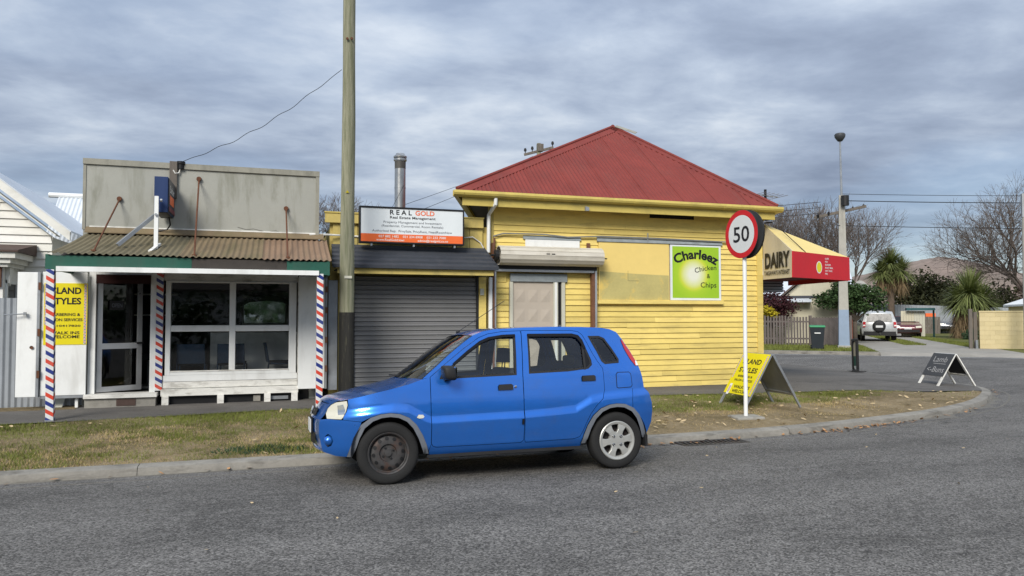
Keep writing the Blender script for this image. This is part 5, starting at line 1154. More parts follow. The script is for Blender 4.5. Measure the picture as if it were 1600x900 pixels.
# ================================================================== sandwich boards
def sandwich(name, label, loc, rz, wdt, hgt, dep, z_lo, leg, mats, split):
    o = thing(name, label, 'sandwich board', loc, (0, 0, R(rz)), local=True); hw = wdt / 2
    for sd in (-1, 1):
        top = V(sd * .018, 0, hgt); foot = V(sd * dep / 2, 0, 0); dr_ = (foot - top); L = dr_.length; dr_.normalize(); nr = V(sd * hgt, 0, dep / 2).normalized()
        for y in (-hw + leg / 2, hw - leg / 2): part('leg', MB().obox((top + foot) / 2 + V(0, y, 0), dr_ * L / 2, V(0, leg / 2, 0), nr * .014), mats[0], o)
        cut_ = top + dr_ * (L * (1 - z_lo / hgt))
        part('panel', MB().obox((top + cut_) / 2 + nr * .019, dr_ * (cut_ - top).length / 2, V(0, hw, 0), nr * .004), mats[1] if sd < 0 else mats[2], o)
        part('rail', MB().obox(cut_ - dr_ * .03, dr_ * .02, V(0, hw - leg - .001, 0), nr * .012), mats[0], o)
    part('hinge', MB().box(-.03, .03, -hw, hw, hgt - .008, hgt + .014), mats[3], o)
    return o
zb = gz(7.69, 10.45)
o = sandwich('sandwich_board', 'yellow barber sandwich board on grey metal legs behind the speed sign', (7.70, 10.45, zb), -2, .76, .85, 1.04, .19, .035, ('galv', 'poster_yellow', 'galv', 'galv'), 0)
top = V(-.018, 0, .85); foot = V(-.52, 0, 0); dn_ = (foot - top).normalized(); nr = V(-.85, 0, .52).normalized(); U_ = V(0, -1, 0); up_ = -dn_
def onb(d, y): return top + dn_ * d + V(0, y, 0) + nr * .0235
for txt, d, h, wd, y in (('ISLAND', .20, .125, .50, 0), ('STYLES', .36, .125, .50, 0), ('BARBERING &', .455, .055, .40, 0), ('SALON SERVICES', .53, .055, .50, 0), ('WALK INS', .66, .075, .44, -.05), ('WELCOME', .74, .075, .44, -.05)):
    lettering(txt, onb(d, y), U_, up_, h, 'letter_black', o, width=wd, bold=.025)
part('stripe', MB().obox(onb(.39, -.345), dn_ * .36, V(0, .016, 0), nr * .0008), 'poster_stripes', o)
part('stripe', MB().obox(onb(.25, .345), dn_ * .23, V(0, .016, 0), nr * .0008), 'poster_stripes', o)
part('barber_pole_print', MB().obox(onb(.69, .27), dn_ * .10, V(0, .032, 0), nr * .0006), 'letter_white', o)
part('barber_pole_print', MB().obox(onb(.69, .27) + nr * .001, dn_ * .06, V(0, .024, 0), nr * .0006), 'poster_stripes', o)
zb = gz(14.17, 12.6)
o = sandwich('sandwich_board', 'black chalkboard sandwich board with white legs at the kerb corner', (14.17, 12.62, zb), -8, .62, .68, .92, .20, .05, ('white_worn', 'sign_back', 'black', 'white_paint'), 0)
top = V(-.018, 0, .68); foot = V(-.46, 0, 0); dn_ = (foot - top).normalized(); nr = V(-.68, 0, .46).normalized(); up_ = -dn_
lettering('Lamb', top + dn_ * .22 + nr * .0235, (0, -1, 0), up_, .20, 'chalk', o, width=.40)
lettering('<-Buns', top + dn_ * .48 + nr * .0235, (0, -1, 0), up_, .20, 'chalk', o, width=.50)
part('underline', MB().obox(top + dn_ * .265 + nr * .024 + V(0, -.03, 0), dn_ * .006, V(0, .18, 0), nr * .0005), 'chalk', o)
# narrow black display stand at the edge of the forecourt
zb = gz(15.1, 16.5)
o = thing('display_stand', 'narrow black display stand with pale drink print at the forecourt edge', 'sign', (15.35, 16.55, zb), (R(0), R(4), R(62)), local=True)
part('frame', MB().box(-.26, .26, -.03, .03, .0, .05).box(-.26, .26, -.03, .03, .83, .90).box(-.26, -.15, -.03, .03, .05, .83).box(.15, .26, -.03, .03, .05, .83), 'black', o, bevel=.015)
part('print', MB().face([(-.15, .0, .42), (.15, .0, .42), (.15, .0, .72), (.10, .0, .80), (-.10, .0, .80), (-.15, .0, .72)]), 'awning_cream', o)
part('print', MB().face([(-.15, .0, .15), (.15, .0, .15), (.15, 0, .419), (-.15, 0, .419)]), 'green_paint', o)
part('print', MB().face([(-.10, .0, .07), (.10, .0, .07), (.15, 0, .149), (-.15, 0, .149)]), 'sign_white', o)
part('base', MB().box(-.42, .42, -.16, .16, -.01, .015), 'black_plastic', o)

# ================================================================== neighbouring house and fence on the left
nh = thing('weatherboard_house', 'white weatherboard house with pale iron roof beyond the corrugated fence', 'house', (-5.5, 15, .1))
HY = 15.0
gable = [(-9.5, HY + .03, .1), (-3.72, HY + .03, .1), (-3.72, HY + .03, 2.95), (-6.6, HY + .03, 5.25), (-9.5, HY + .03, 2.95)]
wl2 = part('wall', MB().prism(gable, (0, .1, 0)).box(-3.82, -3.72, HY + .13, 24, .1, 2.95).box(-9.5, -9.4, HY + .13, 24, .1, 2.95), 'white_house', nh)
z = 1.3
while z < 5.2:
    def rk(zz): return (-3.72 if zz < 2.95 else -3.72 - (zz - 2.95) * 1.25), (-9.5 if zz < 2.95 else -9.5 + (zz - 2.95) * 1.26)
    (xr, xl), (xr2, xl2) = rk(z), rk(z + .138)
    if xr2 - xl2 > .3:
        mb = MB(); mb.v = [(xl, HY - .02, z), (xr, HY - .02, z), (xr, HY + .029, z), (xl, HY + .029, z), (xl2, HY + .008, z + .138), (xr2, HY + .008, z + .138), (xr2, HY + .029, z + .138), (xl2, HY + .029, z + .138)]
        mb.f = [(0, 1, 5, 4), (1, 2, 6, 5), (2, 3, 7, 6), (3, 0, 4, 7), (0, 3, 2, 1), (4, 5, 6, 7)]; mb.mi = [0] * 6; part('weatherboard', mb, 'white_house', wl2)
    z += .14
def rake(x0, z0, x1, z1, y0_, y1_, th, dz): return MB().prism([(x0, y0_, z0 - dz), (x1, y0_, z1 - dz), (x1, y0_, z1 - dz + th), (x0, y0_, z0 - dz + th)], (0, y1_ - y0_, 0))
part('barge_board', rake(-6.6, 5.61, -3.37, 3.03, HY - .345, HY - .28, .16, .16), 'white_house', nh)
part('barge_board', rake(-9.8, 3.03, -6.6, 5.61, HY - .32, HY - .28, .15, .15), 'white_house', nh)
part('verge_lining', rake(-6.6, 5.40, -3.6, 3.0, HY - .275, HY - .02, .02, .05), 'white_house', nh)
rf2 = part('roof', MB().prism([(-6.6, HY - .35, 5.64), (-3.35, HY - .35, 3.04), (-3.35, 19.4, 3.04), (-4.05, 18.8, 3.60), (-4.63, 17.85, 4.064), (-4.78, 15.8, 4.184), (-6.6, 15.0, 5.64)], (0, 0, -.03)), 'white_roof', nh)
part('roof_slope', rake(-9.8, 3.04, -6.6, 5.63, HY - .35, 15.0, .02, 0), 'white_roof', rf2)
mb = MB(); corrugated(mb, (-4.65, 17.9, 3.0), (1, 0, 0), V(0, 1.3, 1.28), 1.8, .085, .011, 2)
part('roof_slope', mb, 'white_roof', rf2, smooth=True)
part('ridge_cap', MB().tube([(-4.85, 19.2, 4.30), (-2.8, 19.2, 4.30)], .06, 8), 'white_paint', rf2)
part('gable_vent', MB().box(-7.4, -4.55, HY - .03, HY - .021, 3.40, 3.53), 'black_plastic', nh)
# bay with window
bw = part('bay', MB().box(-9.0, -4.22, 14.2, HY + .02, .1, 2.42), 'white_house', nh)
part('bay_cornice', MB().box(-9.1, -4.08, 14.05, HY - .025, 2.42, 2.50).box(-9.05, -4.13, 14.1, HY - .025, 2.36, 2.42).box(-9.15, -4.0, 14.0, HY - .025, 2.50, 2.60), 'white_house', bw)
part('bay_roof', MB().prism([(-3.95, 13.96, 2.60), (-3.95, 13.96, 2.63), (-3.95, HY - .025, 2.80), (-3.95, HY - .025, 2.60)], (-5.2, 0, 0)), 'brown_flashing', bw)
part('bracket', MB().box(-4.36, -4.24, 14.15, 14.199, 2.03, 2.36), 'brown_steel', bw)
part('bracket', MB().prism([(-4.215, 14.3, 2.36), (-4.215, 14.3, 2.1), (-4.215, 14.36, 2.05), (-4.215, 14.5, 2.36)], (.06, 0, 0)), 'white_house', bw)
wn = part('window_frame', MB().box(-4.219, -4.19, 14.3, 14.36, 1.0, 2.15).box(-4.219, -4.19, 14.8, 14.86, 1.0, 2.15).box(-4.219, -4.19, 14.36, 14.8, 2.09, 2.15), 'white_paint', bw)
part('pane', MB().box(-4.218, -4.21, 14.36, 14.8, 1.0, 2.09), 'house_glass', wn)
part('curtain', MB().box(-6.0, -4.50, 14.19, 14.198, 1.0, 2.28), 'curtain_red', bw)
fc = thing('corrugated_fence', 'grey corrugated iron fence left of the barber shop', 'fence', (-6, 13.25, .1))
mb = MB()
n = int(9.2 / .085 * 8)
for i in range(n + 1):
    x = -12.0 + 9.19 * i / n; h = .012 * math.sin(2 * math.pi * x / .085)
    lean = .012 * math.sin(x * 1.7)
    for z in (.10, .9, 1.83 if x < -3.70 else .42): mb.v.append((x, 13.28 + h + lean * z, z))
for i in range(n):
    for j in range(2): a = i * 3 + j; mb.f.append((a, a + 3, a + 4, a + 1)); mb.mi.append(0)
part('sheet', mb, 'galv_fence', fc, smooth=True)
part('rail', MB().box(-12, -3.72, 13.31, 13.36, 1.5, 1.6).box(-12, -3.72, 13.31, 13.36, .5, .6), 'old_timber', fc)
tag(part('rubble_strip', MB().box(-12, -2.82, 12.78, 13.26, .10, .146), 'verge_soil'), 'strip of bare earth along the foot of the corrugated fence', None, kind='stuff')
lb = thing('litter_board', 'pale offcut board leaning under the yellow poster shutter', 'board', (-3.12, 13.1, .15))
part('offcut', MB().prism([(-3.18, 13.02, .15), (-3.05, 13.02, .15), (-3.03, 13.2, .33), (-3.15, 13.2, .33)], (0, .012, .008)), 'trim_putty', lb)
part('foot', MB().box(-2.86, -2.82, 12.95, 13.0, .14, .32), 'white_paint', lb)

# ================================================================== vegetation builders
def bare_tree(name, label, base, h, seed, spread=.55, r0=.16, levels=6, trunk_frac=.28, mat='twig', lean=(0, 0), up=.35, group=None, kids=(2, 4)):
    rs = random.Random(seed); o = thing(name, label, 'tree', base, group=group)
    tr = MB(); br = MB(); base = Vector(base)
    def seg(m, p, q, ra, rb, n):
        m.tube([p, q], [ra, rb], n, cap=False)
    def grow(p, d, L, r, lv):
        if lv > levels or r < .003: return
        n = 2 if lv < 3 else 1 + (lv < 5); pt = p; dirv = d
        for i in range(n):
            dirv = (dirv + V(rs.gauss(0, .10), rs.gauss(0, .10), rs.gauss(0, .06) + .06 * up)).normalized(); q = pt + dirv * L / n
            ra, rb = r * (1 - .30 * i / n), r * (1 - .30 * (i + 1) / n)
            seg(br, pt, q, max(ra, .0075), max(rb, .006), 6 if lv < 2 else (4 if lv < 4 else 3)); pt = q
            if i < n - 1 and lv >= 1:
                a = rs.uniform(0, 6.28); sd = dirv.orthogonal().normalized(); sd.rotate(Matrix.Rotation(a, 3, dirv))
                grow(pt, (dirv * .7 + sd * spread * 1.1 + V(0, 0, up * .3)).normalized(), L * rs.uniform(.55, .75), r * .5, lv + 1)
        k = rs.randint(*kids)
        for j in range(k):
            a = 6.28 * j / k + rs.uniform(-.5, .5); sd = dirv.orthogonal().normalized(); sd.rotate(Matrix.Rotation(a, 3, dirv))
            nd = (dirv + sd * spread * rs.uniform(.6, 1.3) + V(0, 0, up * .35)).normalized()
            grow(pt, nd, L * rs.uniform(.62, .86), r * rs.uniform(.52, .66), lv + 1)
    tp = base + V(lean[0], lean[1], h * trunk_frac)
    tr.tube([base - V(0, 0, .1), base.lerp(tp, .5) + V(rs.gauss(0, .05), 0, 0), tp], [r0 * 1.25, r0 * 1.05, r0 * .92], 9)
    for j in range(4):
        a = 6.28 * j / 4 + rs.uniform(-.4, .4); grow(tp - V(0, 0, .05), V(math.cos(a) * spread, math.sin(a) * spread, 1).normalized(), h * .235, r0 * .62, 0)
    part('trunk', tr, 'bark', o, smooth=True); part('crown', br, mat, o); return o
def leaf_cloud(blobs, count, size, seed, flat=.0):
    """leaf-sized faces scattered through overlapping clumps"""
    g = np.random.default_rng(seed); w_ = np.array([b_[3] ** 2 * b_[4] for b_ in blobs]); w_ = w_ / w_.sum(); m = MB()
    which = g.choice(len(blobs), count, p=w_); V_ = []; F_ = []
    d = g.normal(size=(count, 3)); d /= np.linalg.norm(d, axis=1, keepdims=True); rad = g.random(count) ** .45
    lump = 1 + .22 * np.sin(d[:, 0] * 5 + which) * np.sin(d[:, 1] * 6 + which * 2) + .16 * np.sin(d[:, 2] * 9 + d[:, 0] * 7)
    B = np.array([b_ for b_ in blobs], float)[which]; P = B[:, :3] + d * (rad * lump)[:, None] * np.stack([B[:, 3], B[:, 3], B[:, 4]], 1)
    a = g.normal(size=(count, 3)); a[:, 2] *= .7; a /= np.linalg.norm(a, axis=1, keepdims=True); b2 = np.cross(a, g.normal(size=(count, 3))); b2 /= np.linalg.norm(b2, axis=1, keepdims=True)
    s_ = size * g.uniform(.6, 1.4, (count, 1))
    q = np.stack([P - a * s_, P + b2 * s_ * .5, P + a * s_, P - b2 * s_ * .5], 1).reshape(-1, 3)
    m.v = [tuple(x) for x in q]; m.f = [(4 * i, 4 * i + 1, 4 * i + 2, 4 * i + 3) for i in range(count)]; m.mi = [0] * count; return m
def leafy_tree(name, label, base, blobs, count, size, mat, seed, r0=.12, group=None, cat='tree', stems=None):
    o = thing(name, label, cat, base, group=group); b0 = Vector(base); tr = MB()
    zt = min(b_[2] for b_ in blobs)
    fork = b0 + V(0, 0, max(.3, (zt - b0.z) * .6)); tr.tube([b0 - V(0, 0, .1), fork], [r0 * 1.2, r0], 8)
    for b_ in blobs: tr.tube([fork, fork.lerp(Vector(b_[:3]), .55) + V(0, 0, .1), Vector(b_[:3])], [r0 * .7, r0 * .45, r0 * .12], 6)
    part('trunk', tr, 'bark', o, smooth=True); part('crown', leaf_cloud(blobs, count, size, seed), mat, o); return o
def cabbage_tree(name, label, base, heads, seed, leaf=.85, skirt=0, n=420, r0=.16):
    rs = random.Random(seed); o = thing(name, label, 'tree', base); b0 = Vector(base); tr = MB(); lv = MB(); dd_ = MB()
    zt = min(h_[2] for h_ in heads); fk = b0.lerp(V(heads[0][0], heads[0][1], zt), .72)
    tr.tube([b0 - V(0, 0, .1), b0.lerp(fk, .5), fk], [r0 * 1.2, r0, r0 * .9], 9)
    for hx in heads: tr.tube([fk, Vector(hx[:3])], [r0 * .8, r0 * .6], 7)
    def blade(m, c, d, L, droop, w_):
        sd = d.cross(V(0, 0, 1)); sd = sd.normalized() if sd.length > .01 else V(1, 0, 0); prev = None
        for k in range(5):
            t = k / 4; p = c + d * L * t + V(0, 0, -droop * L * t * t); ww = w_ * (1 - t) ** .6 * (.6 + .4 * min(1, t * 4))
            cur = (p - sd * ww, p + sd * ww)
            if prev: m.face([prev[0], prev[1], cur[1], cur[0]])
            prev = cur
    for hx in heads:
        c = Vector(hx[:3])
        for i in range(n):
            el = math.asin(rs.uniform(-.55, 1)); az = rs.uniform(0, 6.283); d = V(math.cos(el) * math.cos(az), math.cos(el) * math.sin(az), math.sin(el))
            blade(lv, c + d * .05, d, leaf * hx[3] * rs.uniform(.75, 1.1), .12 + .25 * (1 - max(0, d.z)) * rs.random(), .042)
        for i in range(int(n * (.25 + skirt))):
            az = rs.uniform(0, 6.283); el = rs.uniform(-1.45, -.75); d = V(math.cos(el) * math.cos(az), math.cos(el) * math.sin(az), math.sin(el))
            blade(dd_, c - V(0, 0, rs.uniform(0, .3 + skirt * 1.6)), d, leaf * hx[3] * rs.uniform(.6, 1.0), .25, .036)
    part('trunk', tr, 'cabbage_trunk', o, smooth=True); part('crown', lv, 'cabbage_leaf', o); part('dead_skirt', dd_, 'cabbage_dead', o); return o

# ================================================================== across the side street
TH = math.atan2(FE1.y, FE1.x)
def FT_(name, label, cat, t, n_, z=.08, group=None, turn=0.): return thing(name, label, cat, FL(t, n_, z), (0, 0, TH + turn), group, local=True)
# picket fence (local x along the street, y away)
pf = FT_('picket_fence', 'weathered grey picket fence across the side street', 'fence', -4.0, 3.6)
for i in range(44):
    x = i * .135; part('picket', MB().box(x, x + .088 + random.uniform(-.008, .008), -.012, .012, .04, 1.42 + random.uniform(-.05, .04)), 'grey_fence', pf)
part('rail', MB().box(-.1, 6.0, .014, .06, .30, .38), 'grey_fence', pf); part('rail', MB().box(-.1, 6.0, .014, .06, 1.12, 1.20), 'grey_fence', pf)
for x in (0, 2, 4.7, 5.95): part('post', MB().box(x, x + .1, .062, .16, 0, 1.46), 'grey_fence', pf)
df = FT_('slat_fence', 'dark fence of diagonal timber slats behind the wheelie bin', 'fence', 2.0, 3.55)
for i in range(22):
    a = -1.15 + i * .13; p, q = [a, 1.36], [a + 1.30, .06]
    if p[0] < .06: k = (.06 - p[0]) / 1.3; p = [.06, 1.36 - 1.3 * k]
    if q[0] > 1.74: k = (q[0] - 1.74) / 1.3; q = [1.74, .06 + 1.3 * k]
    if q[0] - p[0] < .05: continue
    part('slat', MB().beam((p[0], 0, p[1]), (q[0], 0, q[1]), .02, .085, (0, 0, 1)), 'grey_fence', df)
for x in (0, 1.76): part('post', MB().box(x, x + .10, .012, .10, 0, 1.46), 'grey_fence', df)
part('backing', MB().box(.1, 1.76, .04, .05, .06, 1.36), 'old_timber', df)
# wheelie bin
wb = FT_('wheelie_bin', 'black wheelie bin with green lid standing on the far verge', 'bin', 2.15, -.75)
part('body', MB().prism([(-.22, -.24, .06), (.22, -.24, .06), (.22, .2, .06), (-.22, .2, .06)], (0, 0, .01)).grid(lambda u, v_: ((.215 + .07 * v_) * (1, 1, -1, -1, 1)[int(u)], (.215 + .08 * v_) * (-1, 1, 1, -1, -1)[int(u)], .06 + v_ * .90), range(5), [0, 1]), 'bin_body', wb)
part('lid', MB().prism([(-.31, -.33, .96), (-.31, .33, .98), (-.31, .30, 1.05), (-.31, -.30, 1.03)], (.62, 0, 0)), 'bin_green', wb, bevel=.02)
for s_ in (-1, 1): part('wheel', MB().lathe([(0, -.03), (.10, -.03), (.10, .03), (0, .03)], (s_ * .24, .25, .10), (1, 0, 0), 14), 'black', wb)
part('handle', MB().tube([(-.24, .36, .93), (.24, .36, .93)], .018, 6), 'bin_body', wb); part('label_strip', MB().box(-.12, .12, -.30, -.285, .70, .74), 'letter_white', wb)
# concrete lamp pole
lp = FT_('lamp_pole', 'tall concrete lamp pole painted blue-grey at its base', 'street lamp', 3.35, 1.5)
def tapered(w0, w1, z0, z1): return MB().grid(lambda u, v_: ((w0 + (w1 - w0) * v_) * (1, 1, -1, -1, 1)[int(u)], (w0 + (w1 - w0) * v_) * (-1, 1, 1, -1, -1)[int(u)], z0 + (z1 - z0) * v_), range(5), [0, 1])
part('shaft', tapered(.20, .115, 1.72, 6.9), 'concrete_pole', lp); part('painted_base', tapered(.225, .201, .0, 1.72), 'blue_grey_paint', lp); part('plinth', MB().box(-.26, .26, -.26, .26, -.02, .12), 'concrete_pole', lp)
part('mast', MB().tube([(0, 0, 6.8), (-.03, 0, 9.45)], [.055, .035], 8), 'galv', lp); 
part('lamp_head', MB().lathe([(.0, -.18), (.10, -.17), (.22, .0), (.24, .12), (.20, .18), (.0, .20)], (-.03, 0, 9.55), (0, 0, 1), 16), 'sign_back', lp, smooth=50)
part('crossarm', MB().beam((-1.15, .1, 5.95), (1.0, -.1, 6.35), .10, .12), 'old_timber', lp)
for x in (-1.0, -.55, .45, .9): part('insulator', MB().lathe([(0, 0), (.05, 0), (.05, .10), (.03, .16), (0, .16)], (x, 0, 6.03 + x * .18 + .1), (0, 0, 1), 8), 'black', lp)
part('transformer', MB().lathe([(0, 0), (.17, 0), (.17, .45), (0, .45)], (.12, -.25, 6.4), (0, 0, 1), 12), 'black_plastic', lp)
# house with pale roof behind the picket fence
h1 = FT_('bungalow', 'pale bungalow with white roof behind the picket fence', 'house', 0, 7.6)
part('wall', MB().box(-9, 3.9, 0, 7, 0, 2.45), 'cream_wall', h1)
part('roof', MB().prism([(-9.5, -.55, 2.42), (-9.5, -.55, 2.52), (-9.5, 3.5, 4.0), (-9.5, 7.5, 2.52), (-9.5, 7.5, 2.42)], (13.9, 0, 0)), 'white_roof', h1)
part('fascia', MB().box(-9.5, 4.4, -.62, -.56, 2.36, 2.50), 'charcoal_sheet', h1)
part('porch_roof', MB().prism([(-4, -1.3, 2.15), (-4, -1.3, 2.22), (-4, -.63, 2.36), (-4, -.63, 2.28)], (6.2, 0, 0)), 'white_roof', h1)
for (a, b_, c, d) in ((-.35, 1.05, .95, 1.98), (1.35, 2.25, 1.02, 1.98), (-4.4, -3.0, .8, 2.0)):
    f_ = part('window_frame', MB().box(a - .1, a, -.06, .05, c - .1, d + .1).box(b_, b_ + .1, -.06, .05, c - .1, d + .1).box(a, b_, -.06, .05, d, d + .1).box(a, b_, -.08, .05, c - .1, c), 'white_paint', h1); part('pane', MB().box(a, b_, -.02, -.005, c, d), 'house_glass', f_)
part('curtain', MB().box(-.3, .9, -.004, -.001, .95, 1.62), 'sign_white', h1)
part('verandah_post', MB().box(-1.75, -1.66, -1.2, -1.1, 0, 2.16), 'white_paint', h1); part('verandah_rail', MB().box(-4, -.6, -1.2, -1.12, .92, 1.0), 'white_paint', h1)
# house with brown roof beside the drive
h2 = FT_('gabled_house', 'cream house with brown roof and satellite dishes beside the drive', 'house', 4.3, 7.0)
part('wall', MB().prism([(-3.4, 0, 0), (0, 0, 0), (0, 0, 2.5), (-1.7, 0, 4.0), (-3.4, 0, 2.5)], (0, 13, 0)), 'cream_wall', h2)
part('roof', MB().prism([(.35, -.3, 2.28), (.35, -.3, 2.40), (-1.7, -.3, 4.20), (-3.75, -.3, 2.40), (-3.75, -.3, 2.28), (-1.7, -.3, 4.06)], (0, 13.6, 0)), 'brown_roof', h2)
part('barge_board', MB().prism([(.37, -.36, 2.22), (.37, -.36, 2.40), (-1.7, -.36, 4.20), (-1.7, -.36, 4.02)], (0, .05, 0)), 'white_house', h2)
part('gutter', MB().box(.30, .42, -.25, 13.2, 2.22, 2.33), 'black_plastic', h2)
for y in (1.2, 4.2, 8.0):
    f_ = part('window_frame', MB().box(.001, .05, y - .1, y + 1.1, .85, 2.1), 'white_paint', h2); part('pane', MB().box(.05, .056, y, y + 1.0, .95, 2.0), 'house_glass', f_)
for i, (y, z, r_) in enumerate(((.9, 2.75, .42), (2.2, 2.95, .40))):
    q = part('satellite_dish', MB().lathe([(r_, .10), (r_ * .7, .03), (0, 0), (0, -.02), (r_ * .7, .01), (r_, .08)], (.45, y, z), (.55, -.8, .25), 18), 'satellite', h2, smooth=40)
    part('arm', MB().tube([(.1, y + .2, z - .5), (.35, y + .08, z - .1), (.44, y, z)], .025, 6), 'galv', q)
part('chimney_pot', MB().box(-1.2, -.95, 5.0, 5.25, 3.4, 4.4), 'brick_red', h2)
part('brick_base', MB().box(-.9, -.2, -.9, -.7, 0, 1.25), 'brick_red', h2)
# drive-end fences
cf = FT_('iron_fence', 'grey corrugated iron fence closing the far end of the drive', 'fence', 5.4, 33)
mb = MB(); n = int(16 / .2 * 4)
for i in range(n + 1):
    x = -2 + 16 * i / n; h = .03 * math.sin(2 * math.pi * x / .2)
    for z in (0, 2.55 - .035 * (x + 2)): mb.v.append((x, h, z))
for i in range(n): mb.f.append((2 * i, 2 * i + 2, 2 * i + 3, 2 * i + 1)); mb.mi.append(0)
part('sheet', mb, 'galv_fence', cf, smooth=True); part('notice', MB().box(3.35, 3.75, -.06, -.05, 1.35, 1.8), 'sign_white', cf)
bf = FT_('board_fence', 'short brown paling fence beside the red car', 'fence', 8.3, 21)
for i in range(9): part('paling', MB().box(0 + i * .16, .15 + i * .16, -.01, .01, 0, 1.75), 'trim_putty' if i > 4 else 'cream_wall', bf)
part('rail', MB().box(0, 1.44, .012, .06, 1.2, 1.3), 'old_timber', bf)
part('capping_roof', MB().prism([(.3, -.4, 1.80), (.3, .4, 1.80), (.3, .3, 1.95), (.3, -.3, 1.95)], (1.7, 0, 0)).box(1.9, 2.0, -.05, .05, 0, 1.85), 'teal_roof', bf)
bf2 = FT_('paling_gate', 'brown timber gate at the head of the drive', 'gate', 11.3, 31.5)
for i in range(6): part('paling', MB().box(i * .2, i * .2 + .185, -.01, .01, 0, 1.35), 'old_timber', bf2)
part('rail', MB().box(0, 1.2, .012, .05, 1.0, 1.1), 'old_timber', bf2); part('crate', MB().box(.2, .9, .1, .5, 1.3, 1.62), 'sign_orange', bf2)
# block wall and gabled shed on the right
bw2 = FT_('block_wall', 'pale yellow block wall right of the drive', 'wall', 8.95, 2.9)
for r_ in range(8):
    x = -.0 + (.2 if r_ % 2 else 0); xs_ = [0.] + list(np.arange(.4 if r_ % 2 == 0 else .2, 9.9, .4)) + [9.9]
    for a, b_ in zip(xs_[:-1], xs_[1:]):
        if b_ - a > .03: part('block', MB().box(a + .003, b_ - .003, 0, .19, r_ * .2 + .003, r_ * .2 + .197), 'block_wall', bw2)
part('core', MB().box(.01, 9.89, .008, .18, 0, 1.6), 'block_wall', bw2)
part('capping', MB().box(-.02, 9.92, -.02, .21, 1.6, 1.67), 'block_wall', bw2)
part('end_post', MB().box(-.42, -.28, -.1, .05, 0, 1.75), 'old_timber', bw2); part('end_post', MB().box(-.2, -.06, .1, .2, 0, 1.62), 'old_timber', bw2)
part('pipe', MB().tube([(-.13, -.05, 0), (-.13, -.05, .38)], .06, 8), 'galv', bw2)
sd2 = FT_('shed', 'yellow shed with white barge boards behind the block wall', 'shed', 12.2, 6.0)
part('wall', MB().prism([(.1, 0, 0), (9, 0, 0), (9, 0, 3.9), (4.6, 0, 3.6), (.1, 0, 1.95)], (0, 6, 0)), 'block_wall', sd2)
part('roof', MB().prism([(-.1, -.2, 1.93), (4.6, -.2, 3.66), (9, -.2, 3.95), (9, -.2, 4.03), (4.6, -.2, 3.76), (-.1, -.2, 2.03)], (0, 6.4, 0)), 'white_paint', sd2)
tp_ = FT_('timber_pole', 'grey timber pole at the right edge of the view', 'power pole', 10.42, 1.6)
part('shaft', MB().tube([(0, 0, -.1), (0, 0, 6.6)], [.16, .12], 10), 'concrete_pole', tp_, smooth=50); part('cap', MB().box(-.12, .6, -.1, .1, 5.6, 6.6), 'galv', tp_)

# trees and shrubs across the street
leafy_tree('plum_tree', 'dark red plum tree behind the picket fence', (24.6, 32.3, .1), [(24.6, 32.3, 2.2, .9, .75), (25.3, 31.9, 2.0, .6, .55), (24.0, 32.6, 1.9, .6, .6), (24.8, 32.2, 1.4, .7, .5)], 3200, .075, 'leaf_plum', 3, .08)
leafy_tree('yellow_shrub', 'yellow flowering shrub at the corner of the picket fence', (23.9, 31.7, .1), [(23.9, 31.7, 1.75, .35, .28), (24.2, 31.5, 1.6, .22, .2)], 420, .07, 'leaf_yellow', 4, .03, cat='shrub')
leafy_tree('evergreen_tree', 'round dark green tree leaning over the lamp pole', (28.2, 30.4, .08), [(27.2, 30.9, 2.35, .85, .45), (28.0, 30.6, 2.75, .9, .55), (28.9, 30.1, 2.6, .75, .5), (28.4, 30.5, 2.0, .8, .4), (27.6, 30.7, 3.1, .5, .3), (29.2, 29.9, 2.1, .45, .4)], 5200, .08, 'leaf_green', 5, .10)
bare_tree('bare_tree', 'tall leafless tree behind the bungalow, nearest the awning', (39.0, 46.0, .1), 10.4, 11, .62, .19, 5, .24, 'twig', group='leafless trees')
bare_tree('bare_tree', 'slender leafless tree just right of the lamp pole', (42.6, 46.6, .1), 9.6, 12, .5, .14, 5, .25, 'twig', group='leafless trees')
bare_tree('bare_tree', 'leafless tree seen between the red roof and the lamp pole', (38.0, 50.5, .1), 9.6, 13, .48, .13, 6, .3, 'twig', group='leafless trees')
bare_tree('bare_tree', 'spreading leafless tree above the pale yellow shed', (62.5, 46.5, .1), 13.2, 21, .68, .30, 6, .18, 'twig', group='leafless trees')
bare_tree('bare_tree', 'reddish leafless thicket tree beside the shed', (58.5, 41.5, .1), 6.0, 22, .75, .20, 6, .15, 'twig_red', group='leafless trees')
bare_tree('bare_tree', 'leafless tree glimpsed behind the lean-to parapet', (1.6, 38.0, .1), 7.0, 31, .6, .12, 5, .35, 'twig', group='leafless trees')
cabbage_tree('cabbage_tree', 'tall cabbage tree with a bare trunk beyond the silver four-wheel drive', (46.2, 46.0, .1), [(46.2, 46.0, 5.6, 1.4), (46.8, 45.6, 5.0, 1.2), (45.6, 46.3, 4.9, 1.2)], 5, 1.25, .25, 520, .26)
cabbage_tree('cabbage_tree', 'bushy cabbage tree with brown skirt beside the yellow wall', (42.1, 35.8, .1), [(42.1, 35.7, 2.95, 1.65), (42.5, 35.3, 2.5, 1.35), (41.7, 36.0, 2.4, 1.2)], 6, 1.2, 1.2, 620, .28)
leafy_tree('dark_conifer', 'dark brown-green bushy conifer behind the iron fence', (63, 58.4, .1), [(61.5, 59.4, 3.4, 2.0, 1.7), (63, 58.4, 4.2, 2.2, 1.9), (64.6, 57.2, 3.6, 2.0, 1.8), (63, 58.4, 2.2, 2.6, 1.6), (65.8, 56.3, 2.6, 1.6, 1.4)], 9000, .17, 'leaf_dark', 8, .2)
